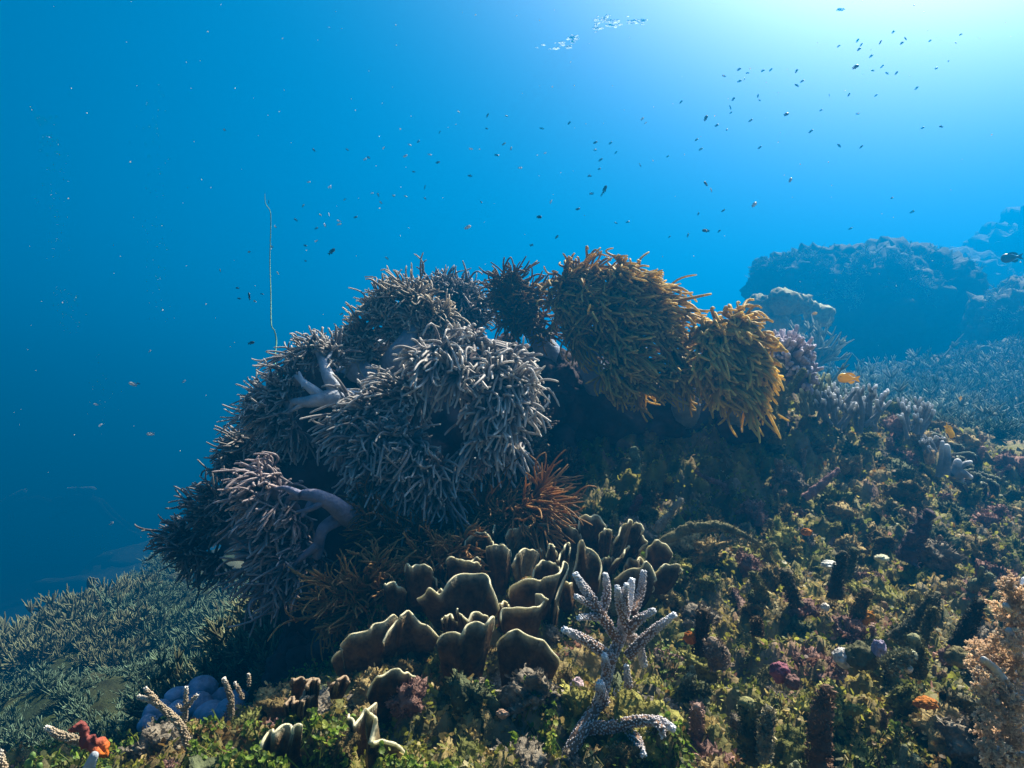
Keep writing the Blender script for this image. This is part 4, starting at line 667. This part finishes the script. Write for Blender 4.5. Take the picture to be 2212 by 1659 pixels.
for k in range(7):
    mb = MB(); v, f = ico(4); c = PAL[k % 7] * 1.2; lump(mb, (0, 0, 0), .04, c, 4, .55, 1.9, 50 + k, (1.2, 1, .75), .5, .12)
    n = mb.v[0]; i = rng.integers(0, len(n), 380); flakes(mb, n[i], unit(n[i]) + rng.normal(0, .4, (380, 3)) + [0, 0, .4], .008 * rng.uniform(.5, 1.5, 380), .005, c * rng.uniform(.6, 1.8, (380, 1))); RUB.append(proto(mb, 'lump', M['fuzz']))
def in_rub(x, y):
    u, v = vis(x, y); return 150 < u < 2280 and 900 < v < 1700 and (u > 1300 or (v > 1400 and u > 900 - (v - 1400) * 2.6)) and (v > 1090 or u > 1640)
for k, (x, y) in enumerate(spread_pts(240, -.8, 2.6, .8, 3.4, lambda x, y: .05 + .02 * y, in_rub)):
    u, v = vis(x, y); w = 'in the foreground' if v > 1430 else ('halfway up the right slope' if v > 1150 else 'near the top of the right ridge')
    put(RUB[k % 7], 'coral_lump', (x, y, H(x, y)[0]), rng.uniform(.45, 1.25) * (.75 + .14 * y), rng.uniform(0, 6.3), 'lump of algae covered coral rubble ' + w, 'rubble', 'coral rubble ' + w, .6)

# ------------------------------------------------------------- turf and leafy algae (nobody could count them)
def ground_pts(n, x0, x1, y0, y1, pw_=1.3):
    y = (y0 ** (1 - pw_) + rng.random(n) * (y1 ** (1 - pw_) - y0 ** (1 - pw_))) ** (1 / (1 - pw_)); x = y * rng.uniform(-.80, .82, n)
    k = (x > x0) & (x < x1); x, y = x[k], y[k]; k = reefness(x, y) > .5; x, y = x[k], y[k]
    return x, y, H(x, y)
FP = np.array([[.20, .21, .035], [.31, .31, .05], [.20, .12, .035], [.42, .32, .12], [.26, .14, .10], [.10, .12, .03], [.33, .27, .07], [.46, .41, .23]]) * .84
x, y, z = ground_pts(115000, -1.3, 2.6, .62, 3.6); p3 = np.stack([x, y, 0 * x], 1)
w = np.array([fbm(p3 * 6, 60 + i, 2) * 1.1 + fbm(p3 * 27, 80 + i, 2) * .9 - (0, .1, .1, .25, .45, .05, .1, .45)[i] for i in range(8)]).T + rng.gumbel(0, .12, (len(x), 8)); ci = w.argmax(1)
mb = MB(); Lf = (.0042 + .0032 * y) * rng.uniform(.5, 1.5, len(x)); hgt = .008 * np.maximum(0, fbm(p3 * 14, 33, 2))
flakes(mb, np.stack([x, y, z + hgt + .001], 1), np.stack([rng.normal(0, .9, len(x)), rng.normal(0, .9, len(x)), rng.uniform(.1, 1.1, len(x))], 1), Lf, Lf * rng.uniform(.35, .9, len(x)), FP[ci] * rng.uniform(.55, 1.5, (len(x), 1)), 1.)
tag(mb.build('turf_algae', M['leaf'], origin=(0, 0, 0), smooth=False), 'shaggy olive and brown turf algae over the reef slope', kind='stuff')
def discs(name, x, y, z, r, col, label):
    k = len(x); mb = MB(); n = unit(np.stack([rng.normal(0, .7, k), rng.normal(-.25, .6, k), rng.uniform(.15, 1.1, k)], 1)); s = unit(np.cross(n, rng.normal(size=(k, 3)))); f = np.cross(n, s); a = np.arange(8) * math.pi / 4
    c = np.stack([x, y, z], 1); rim = c[:, None] + r[:, None, None] * (s[:, None] * np.cos(a)[None, :, None] * rng.uniform(.8, 1.1, (k, 8, 1)) + f[:, None] * np.sin(a)[None, :, None] * rng.uniform(.75, 1.1, (k, 8, 1))) + n[:, None] * r[:, None, None] * .28
    v = np.concatenate([c[:, None], rim], 1); i = (np.arange(k) * 9)[:, None]; t = np.concatenate([i + [[0, 1 + q, 1 + (q + 1) % 8]] for q in range(8)])
    mb.add(v.reshape(-1, 3), np.repeat(col, 9, axis=0), t=t)
    st = np.stack([c, c - n * .02 - np.array([0, 0, .015])], 1)[:, [0, 1]]; tubes(mb, st, np.full((k, 2), .0011), np.repeat(col[:, None] * .6, 2, 1), 3)
    return tag(mb.build(name, M['leaf'], origin=(0, 0, 0), smooth=False), label, kind='stuff')
def leafy(n, keep, hmax, thr, sd, r0):
    x, y, z = ground_pts(n, -1.3, 2.2, .62, 2.2, 1.5); p = np.stack([x, y, 0 * x], 1); g = fbm(p * 7, sd, 2) + .5 * fbm(p * 24, sd + 3, 2); u, v = 1106 + x / y * FOC, 829.5 - z / y * FOC
    k = (g > thr) & keep(u, v); x, y, z, g = x[k], y[k], z[k], g[k]; h = np.minimum(hmax, .008 + .10 * (g - thr)) * rng.random(len(x)) ** .6; return x, y, z + h, r0 * rng.uniform(.5, 1.25, len(x))
G1 = np.array([.20, .30, .03])
x, y, z, r = leafy(70000, lambda u, v: (u < 1500) & (v > 1190) & ~((u > 1200) & (u < 1400) & (v > 1480)), .03, .2, 120, .0052)
pick = rng.random((len(x), 1)); col = np.where(pick < .6, [[.17, .27, .03]], np.where(pick < .85, [[.27, .31, .05]], [[.10, .17, .04]])) * rng.uniform(.6, 1.35, (len(x), 1))
discs('green_algae', x, y, z, r, col, 'bright green coin leaved algae over the foreground rubble')
x, y, z, r = leafy(50000, lambda u, v: (u > 1150) & (v > 1150), .03, .62, 150, .0042)
pick = rng.random((len(x), 1)); col = np.where(pick < .5, [[.15, .22, .04]], np.where(pick < .8, [[.28, .27, .10]], [[.22, .15, .07]])) * rng.uniform(.6, 1.3, (len(x), 1))
discs('brown_green_algae', x, y, z, r, col, 'olive and tan leafy algae tufts on the right slope')

# ------------------------------------------------------------- beige feathery soft coral at the right edge
fs = empty('feathery_soft_coral', Q(ze, 2190, 1700, .78), 'blurred beige feathery soft coral with white stems at the lower right edge', 'soft coral')
mb = MB(); limb(mb, [Q(ze, 2235, 1750, .80), Q(ze, 2205, 1400, .79), Q(ze, 2225, 1100, .80), Q(ze, 2205, 820, .82), Q(ze, 2215, 620, .84)], [size(ze, q, .8) for q in (70, 60, 42, 32, 20)], (.5, .52, .55), 14, 60, .12, 25); mb.build('stem', M['stalk'], fs)
for a in ([(2210, 1500), (2120, 1380), (2060, 1290)], [(2215, 1330), (2140, 1240), (2060, 1120), (1990, 1060)], [(2215, 1150), (2170, 1000), (2130, 900)], [(2210, 900), (2160, 800), (2110, 760)], [(2220, 1600), (2130, 1560), (2060, 1560)], [(2210, 760), (2160, 680), (2130, 640)]):
    mb = MB(); limb(mb, [Q(ze, *p, .78 - .015 * i) for i, p in enumerate(a)], [size(ze, q, .78) for q in (30, 24, 18)], (.48, .5, .5), 10, 24, .12, 30); mb.build('branch', M['stalk'], fs)
for x, y, r in [(2130, 640, 50), (2100, 780, 60), (2180, 740, 60), (2150, 690, 45), (2150, 890, 60), (2190, 960, 60), (2120, 950, 50), (1985, 1010, 55), (1940, 1050, 50), (2000, 1090, 65), (2070, 1060, 65), (2130, 1040, 60), (1990, 1180, 60), (2070, 1170, 65), (2150, 1150, 60), (1960, 1110, 50), (2030, 1270, 60), (2110, 1270, 65), (2190, 1290, 60), (2020, 1370, 60), (2090, 1390, 70), (2170, 1400, 60), (2010, 1470, 60), (2080, 1490, 70), (2160, 1510, 65), (2050, 1590, 65), (2130, 1610, 65), (2000, 1560, 45), (2200, 1620, 60), (2200, 1080, 50), (1935, 985, 35), (2060, 950, 35), (2215, 690, 40), (2215, 860, 50)]:
    mb = MB(); d = .76 + rng.uniform(-.03, .03); c = Q(ze, x, y, d); R = size(ze, r * 1.35, d); k = 40; a = unit(rng.normal(size=(k, 3))); q = c + a * R * rng.uniform(.35, .95, (k, 1))
    col = np.array([.86, .68, .5]) * rng.uniform(.85, 1.12)
    P_, D_ = np.repeat(q, 9, axis=0), unit(np.repeat(a, 9, axis=0) + rng.normal(0, .75, (k * 9, 3))); st = np.linspace(0, 1, 4)[None, :, None]
    tubes(mb, P_[:, None] + D_[:, None] * st * R * .27 * rng.uniform(.7, 1.2, (k * 9, 1, 1)), np.full((k * 9, 1), R * .05) * np.array([[1, 1, .9, .3]]), np.ones((k * 9, 4, 1)) * (col * (.7 + .5 * st)), 4)
    lump(mb, c, R * .28, col * .7, 3, .3, 2.5, int(x)); mb.build('polyp_cluster', M['fluffy'], fs)

# ------------------------------------------------------------- sea whip
mb = MB(); limb(mb, [P(572, 418, 3.2), P(574, 440, 3.2), P(583, 455, 3.2), P(585, 480, 3.2), P(583, 560, 3.2), P(585, 640, 3.15), P(586, 700, 3.1), P(593, 715, 3.1), P(597, 738, 3.1), P(594, 775, 3.05), P(597, 802, 3.0), P(610, 850, 2.9), P(650, 960, 2.8)], [.0013, .0018, .0021, .0024, .003, .003, .0033, .0033, .0033, .0033], (.22, .42, .24), 6, 120, .1, 20)
tag(mb.build('sea_whip', M['hard'], origin=P(650, 960, 2.8)), 'thin green sea whip rising straight out of the left grey coral', 'sea whip')

# ------------------------------------------------------------- fish
def fish_parts(col, belly, L=1., H_=.44, Wd=.17, detail=True, fin=None):
    """nose towards +X; returns builders body, tail, dorsal, anal"""
    n = 16 if detail else 9; sd = 12 if detail else 7; t = np.linspace(0, 1, n); x = .5 - t * .80
    hh = H_ / 2 * np.clip(np.sin(np.clip(t * 1.02 + .02, 0, 1) ** .72 * math.pi) ** .75, .04, 1); hh = np.maximum(hh, .10 * H_ + .03 * t); hh[0] = .012; ww = np.minimum(hh * .95, Wd / 2) * (1 - .45 * t)
    a = np.arange(sd) * 2 * math.pi / sd; v = np.stack([np.repeat(x[:, None], sd, 1), ww[:, None] * np.cos(a), hh[:, None] * np.sin(a)], -1)
    s = (np.sin(a)[None, :, None] * .5 + .5); c = np.asarray(belly) * (1 - s) + np.asarray(col) * s + np.zeros((n, 1, 1)); i = np.arange(n - 1)[:, None] * sd + np.arange(sd); j = np.arange(n - 1)[:, None] * sd + (np.arange(sd) + 1) % sd
    b = MB(); b.add(v.reshape(-1, 3) * L, c.reshape(-1, 3), q=np.stack([i, j, j + sd, i + sd], -1).reshape(-1, 4))
    def fin_(pts, w=.008):
        m = MB(); p = np.array([[q[0], 0, q[1]] for q in pts]); k = len(p); m.add(np.vstack([p + [0, w, 0], p - [0, w, 0], [p.mean(0) + [0, w, 0]], [p.mean(0) - [0, w, 0]]]) * L, np.asarray(fin if fin is not None else col), t=[[2 * k, q, (q + 1) % k] for q in range(k)] + [[2 * k + 1, k + (q + 1) % k, k + q] for q in range(k)], q=[[q, (q + 1) % k, k + (q + 1) % k, k + q] for q in range(k)]); return m
    tail = fin_([(-.26, .05), (-.36, .12), (-.52, .17), (-.44, .02), (-.41, 0), (-.44, -.02), (-.52, -.17), (-.36, -.12), (-.26, -.05)])
    dors = fin_([(.22, H_ * .40), (.12, H_ * .56), (-.05, H_ * .60), (-.22, H_ * .50), (-.31, H_ * .26), (-.22, H_ * .22), (-.02, H_ * .42)]); anal = fin_([(.02, -H_ * .42), (-.12, -H_ * .58), (-.25, -H_ * .46), (-.30, -H_ * .22), (-.18, -H_ * .24)])
    return b, tail, dors, anal
def aim(o, head, yaw): o.rotation_euler = (0, -math.radians(head), math.radians(yaw)) if abs(head) <= 90 else (0, -math.radians(180 - head), math.radians(180 - yaw))
def big_fish(label, z, x, y, d, px, head, yaw, col, belly, name='damselfish', fin=None):
    L = size(z, px, d); o = empty(name, Q(z, x, y, d), label, 'fish'); b, t, ds, an = fish_parts(col, belly, L, .48, .17, True, fin)
    bd = b.mesh('body'); bd.materials.append(M['fish']); bo = bpy.data.objects.new('body', bd); COL.objects.link(bo); bo.parent = o
    for n, m in (('tail_fin', t), ('dorsal_fin', ds), ('anal_fin', an)):
        me = m.mesh(n, smooth=False); me.materials.append(M['fish']); q = bpy.data.objects.new(n, me); COL.objects.link(q); q.parent = o
    m = MB(); [lump(m, (L * .36, s * L * .058, L * .05), L * .028, (.01, .01, .01), 2, 0) for s in (1, -1)]; me = m.mesh('eyes'); me.materials.append(M['fish']); q = bpy.data.objects.new('eyes', me); COL.objects.link(q); q.parent = o
    aim(o, head, yaw); return o
YEL = ((.92, .62, .01), (.92, .62, .03))
big_fish('bright yellow fish facing left above the grey finger corals', zb, 2038, 765, 2.5, 112, 176, 20, *YEL)
big_fish('yellow fish diving head down over the thin plate coral', zg, 822, 605, 2.45, 205, -48, 20, *YEL)
big_fish('small distant yellow fish over the right hand thickets', zg, 950, 222, 5.2, 70, -110, 10, *YEL)
big_fish('tiny yellow fish beside the lumpy brain coral', zb, 1850, 407, 5.5, 34, 10, 10, *YEL)
big_fish('black fish hiding by the shaded rock wall at the left', zc, 1475, 960, 2.2, 135, 62, 20, (.012, .012, .014), (.02, .018, .016))
big_fish('dark fish hovering alone at the far right edge', zg, 1560, -1450, 6.0, 230, 185, 15, (.05, .06, .06), (.06, .07, .07))
big_fish('pale grey fish under the golden coral overhang', zb, 1208, 945, 2.4, 62, 65, 30, (.30, .32, .33), (.4, .4, .4))
FM = {}
for k, (c, b) in {'d': ((.03, .035, .04), (.10, .11, .12)), 'w': ((.45, .47, .48), (.85, .85, .85)), 'g': ((.13, .19, .09), (.45, .5, .36))}.items():
    mb = MB()
    for q in fish_parts(c, b, 1., .40, .16, False):
        for v_, c_ in zip(q.v, q.c): pass
        n0 = mb.n; mb.add(q.v[0], q.c[0]); mb.q += [f + n0 for f in q.q]; mb.t += [f + n0 for f in q.t]
    FM[k] = proto(mb, 'reef_fish', M['fish'])
FA = '1160,248,w 1135,310,w 1270,302,w 1015,265,w 912,328,w 932,318,d 1315,345,d 1182,397,d 602,453,w 717,480,w 952,515,w 985,525,d 1245,545,d 1243,482,d 665,635,d 713,632,w 767,668,w 770,687,w 690,692,w 643,710,d 530,663,d 582,805,d 642,780,w 728,838,D 272,840,g 395,810,g 416,700,w 380,565,d 570,585,g 800,550,g 860,648,d 1000,567,g 1070,530,g 1137,533,g 1480,704,W 1875,647,D 1940,563,w 2090,603,d 1833,803,d 1972,760,d 1555,565,d 1493,420,d 1640,305,d 1720,268,w 1908,293,w 1498,270,w 1680,243,g 1770,375,w 1890,157,d 2185,235,d 2155,420,d 2165,517,d 2040,127,d 1695,88,d 1590,85,d 1585,158,d 1325,178,d 1207,230,d 815,275,d 630,277,d 207,1040,d 272,1085,D 217,1098,d 302,1112,g 342,1073,d 283,1343,D 430,957,g 112,944,g 583,890,d 1033,875,g 783,1183,g 1865,990,g 135,165,g 1430,65,g'
FB = '817,415,d 918,480,D 962,510,d 1020,458,d 1018,437,d 1003,528,d 1030,403,d 1137,407,d 1130,390,d 992,309,d 1055,330,d 1075,322,d 1053,282,d 1088,297,d 1150,287,d 1182,284,d 1287,289,d 1310,330,d 1288,347,d 1458,188,d 1535,165,d 1550,182,d 1541,200,d 1590,228,d 1527,272,D 1597,287,d 1635,270,d 1655,298,d 1693,297,d 1680,130,d 1730,157,d 1715,175,d 1628,172,d 1245,465,D 1387,448,d 1345,534,d 1535,463,d 1137,600,d 763,636,d 652,673,d 918,747,D 940,773,w 1262,732,W 1115,832,W 988,857,d 887,870,d 918,938,D 972,940,d 845,957,d 770,963,d 600,903,d 553,907,d 397,850,d 507,770,D 495,792,d 453,788,d 443,715,d 485,687,d 468,610,d 530,582,d 553,620,d 490,650,d 470,579,d 365,500,d 660,483,w 673,500,w 210,997,d 312,963,d 880,568,g 897,607,g 1100,490,g 1505,930,d 1675,805,d 1757,862,d 1550,597,d 1800,520,d 1460,592,d 1830,165,d 1935,175,d 1955,140,d 1855,278,d 1905,248,d 1420,388,d 1500,385,d 1610,388,d 1875,515,d 1775,358,d'
FL = '690,328,w 612,480,W 637,477,d 847,468,w 442,573,w 463,668,w 693,710,W 513,1122,w'
nb = {'a': 'over the grey corals', 'b': 'in the bright water at the upper right', 'l': 'in the dim water at the left'}
kn = {'d': 'dark little', 'w': 'silvery little', 'g': 'greenish little'}
for src, txt, s0, ox, oy in (('a', FA, 2.212, 500, 250), ('b', FB, 1.6265, 1200, 0), ('l', FL, 1.8433, 0, 700)):
    for it in txt.split():
        a, b, k = it.split(','); u, v = (ox + float(a) / s0) * .8641, (oy + float(b) / s0) * .8641; big = k.isupper(); k = k.lower()
        o = bpy.data.objects.new('reef_fish', FM[k]); COL.objects.link(o); d = rng.uniform(3.6, 5.0) if big else rng.uniform(6, 11); o.location = P(u, v, d)
        px = rng.uniform(15, 19) if big else rng.uniform(7.5, 11); o.scale = [px / FOC * d] * 3; h = rng.choice([rng.normal(25, 22), rng.normal(165, 25)]) if src != 'b' else rng.choice([rng.normal(35, 14), rng.normal(35, 14), rng.normal(40, 14), rng.normal(150, 25)])
        aim(o, h, rng.normal(0, 32)); tag(o, f"{'larger ' if big else ''}{kn[k]} reef fish swimming {nb[src]}", 'fish', f"{'larger ' if big else ''}{kn[k]} fish {nb[src]}")

# ------------------------------------------------------------- divers far off in the haze
def diver(label, loc, rz, pitch, sc_=1.):
    root = empty('person', loc, label, 'person'); V_ = []; E_ = []; R_ = []
    def ch(pts, rad, start=None):
        p = start
        for q, r in zip(pts, rad):
            V_.append(q); R_.append(r); i = len(V_) - 1
            if p is not None: E_.append((p, i))
            p = i
        return p
    ch([(.38, 0, -.30)], [.15]); ch([(.12, 0, -.27)], [.15], 0); c = ch([(-.18, 0, -.25)], [.18], 1); hd = ch([(-.40, 0, -.24), (-.50, 0, -.24), (-.60, 0, -.27), (-.66, 0, -.30)], [.075, .10, .115, .07], c)
    for s in (1, -1):
        ch([(.46, s * .11, -.34), (.68, s * .14, -.62), (.86, s * .14, -.78), (1.05, s * .13, -.90), (1.16, s * .13, -1.0)], [.11, .085, .075, .05, .04], 0)
        h = ch([(-.24, s * .20, -.28), (-.30, s * .30, -.52), (-.46, s * .24, -.62), (-.54, s * .22, -.64)], [.075, .055, .042, .035], c)
        for f in range(5):
            o = (f - 2) * .018; l = (.05, .085, .09, .085, .07)[f]; ch([(-.57, s * .22 + o, -.65), (-.57 - l, s * .22 + o * 1.5, -.665 - .02 * (f == 0))], [.011, .008], h)
    m = bpy.data.meshes.new('figure'); m.from_pydata(V_, E_, []); t = bpy.data.objects.new('figure', m); COL.objects.link(t)
    sk = t.modifiers.new('skin', 'SKIN'); sk.use_smooth_shade = True; t.modifiers.new('sub', 'SUBSURF').levels = 1
    for q, r in zip(m.skin_vertices[0].data, R_): q.radius = (r, r)
    m.skin_vertices[0].data[0].use_root = True; dg = bpy.context.evaluated_depsgraph_get(); me = bpy.data.meshes.new_from_object(t.evaluated_get(dg)); bpy.data.objects.remove(t)
    me.name = 'wetsuit'; a = me.color_attributes.new('col', 'FLOAT_COLOR', 'POINT'); a.data.foreach_set('color', np.tile(np.array([.03, .035, .045, 1], np.float32), len(me.vertices))); me.materials.clear(); me.materials.append(M['suit'])
    def kid(n, me): o = bpy.data.objects.new(n, me); COL.objects.link(o); o.parent = root; return o
    kid('wetsuit', me)
    def part(n, fn):
        mb = MB(); fn(mb); me = mb.mesh(n); me.materials.append(M['suit']); kid(n, me)
    part('tank', lambda b: limb(b, [(-.33, 0, 0), (.0, 0, 0), (.30, 0, 0)], [.075, .085, .085], (.4, .42, .42), 16, 20))
    part('tank_strap', lambda b: limb(b, [(-.06, 0, 0), (.0, 0, 0)], [.093, .093], (.02, .02, .02), 16, 6, cap=False)); part('vest', lambda b: lump(b, (.0, 0, -.17), .2, (.03, .03, .035), 3, .1, 1.5, 3, (1.5, 1, .6)))
    part('mask', lambda b: lump(b, (-.65, 0, -.32), .08, (.03, .03, .03), 3, .05, 1.5, 2, (.6, 1, .7)))
    for s in (1, -1): part('fin', lambda b: b.add([(1.12, s * .13 - .05, -.98), (1.12, s * .13 + .05, -.98), (1.55, s * .13 - .12, -1.16), (1.55, s * .13 + .12, -1.16), (1.12, s * .13 - .05, -1.01), (1.12, s * .13 + .05, -1.01), (1.55, s * .13 - .12, -1.17), (1.55, s * .13 + .12, -1.17)], (.04, .045, .03), q=[[0, 1, 3, 2], [4, 6, 7, 5], [0, 2, 6, 4], [1, 5, 7, 3], [0, 4, 5, 1], [2, 3, 7, 6]]))
    root.rotation_euler = (0, pitch, rz); root.scale = [sc_] * 3
diver('scuba diver with a white tank hovering level far off in the blue haze', P(175, 1058, 46), .1, 0, 2.7)
diver('second scuba diver barely visible in the haze at the left edge', P(25, 1075, 52), .5, -.5, 2.9)
mb = MB()
for cx, v0, v1, n, d in ((210, 945, 760, 40, 24), (105, 560, 250, 90, 24), (330, 700, 180, 120, 24), (130, 720, 620, 60, 24)):
    for k in range(n):
        q = rng.random(); lump(mb, P(cx + rng.normal(0, 16) + 18 * (1 - q), v0 + (v1 - v0) * q, d + rng.normal(0, .25)), rng.uniform(.006, .016), (.6, .6, .6), 1, .15, 2, k, (1.25, 1.25, .7))
tag(mb.build('bubbles', M['bubble']), 'faint rising columns of divers bubbles', kind='stuff')
mb = MB()
for k in range(230):
    d = rng.uniform(1.3, 5); lump(mb, P(rng.uniform(0, 2212), rng.uniform(0, 1250) * rng.random() ** .35, d), rng.uniform(.0008, .0015) * (.6 + .35 * d), (.75, .72, .65), 1, .2, 2, k)
tag(mb.build('plankton', M['bubble']), 'pale specks of plankton drifting in the water', kind='stuff')
mb = MB()  # flat white flecks added in place of sunlit glints on the surface ripples
for cu, cv, su, sv, n in ((1233, 82, 11, 5, 9), (1205, 96, 22, 6, 10), (1308, 44, 15, 6, 14), (1300, 58, 24, 5, 9), (1372, 47, 16, 5, 9), (1818, 22, 10, 4, 3)):
    for k in range(n):
        u, v = cu + rng.normal(0, su), cv + rng.normal(0, sv); zt = 6.85; d = zt * FOC / (829.5 - v); w_ = rng.uniform(2, 7) * (1 if k else 1.6); lump(mb, P(u, v, d), w_ / FOC * d * .6, (.66, .71, .71), 3, .8, 2.3, int(rng.integers(999)), (1.5, 1.2, .10), .05, .25)
tag(mb.build('ripple_glint', M['ripple_glint']), 'white flecks standing in for sunlit ripples of the water surface overhead', kind='stuff')
# ------------------------------------------------------------- the water body
def box_mesh(name, lo, hi):
    v = [(x, y, z) for x in (lo[0], hi[0]) for y in (lo[1], hi[1]) for z in (lo[2], hi[2])]
    f = [(0, 1, 3, 2), (4, 6, 7, 5), (0, 4, 5, 1), (2, 3, 7, 6), (0, 2, 6, 4), (1, 5, 7, 3)]
    m = bpy.data.meshes.new(name); m.from_pydata(v, [], f); return m
hz = bpy.data.objects.new('haze', box_mesh('haze', (-95, -20, -28.0), (95, 112, 7.2))); COL.objects.link(hz)
hz['kind'] = 'stuff'; hz['label'] = 'blue sea water haze that fades far reef'
hm = bpy.data.materials.new('water_haze'); hm.use_nodes = True; ht = hm.node_tree; ht.nodes.clear()
ho = ht.nodes.new('ShaderNodeOutputMaterial'); hv = ht.nodes.new('ShaderNodeVolumePrincipled')
hv.inputs['Color'].default_value = (.0, .170, .45, 1); hv.inputs['Density'].default_value = .058
hv.inputs['Anisotropy'].default_value = .44
ht.links.new(hv.outputs[0], ho.inputs['Volume']); hz.data.materials.append(hm)
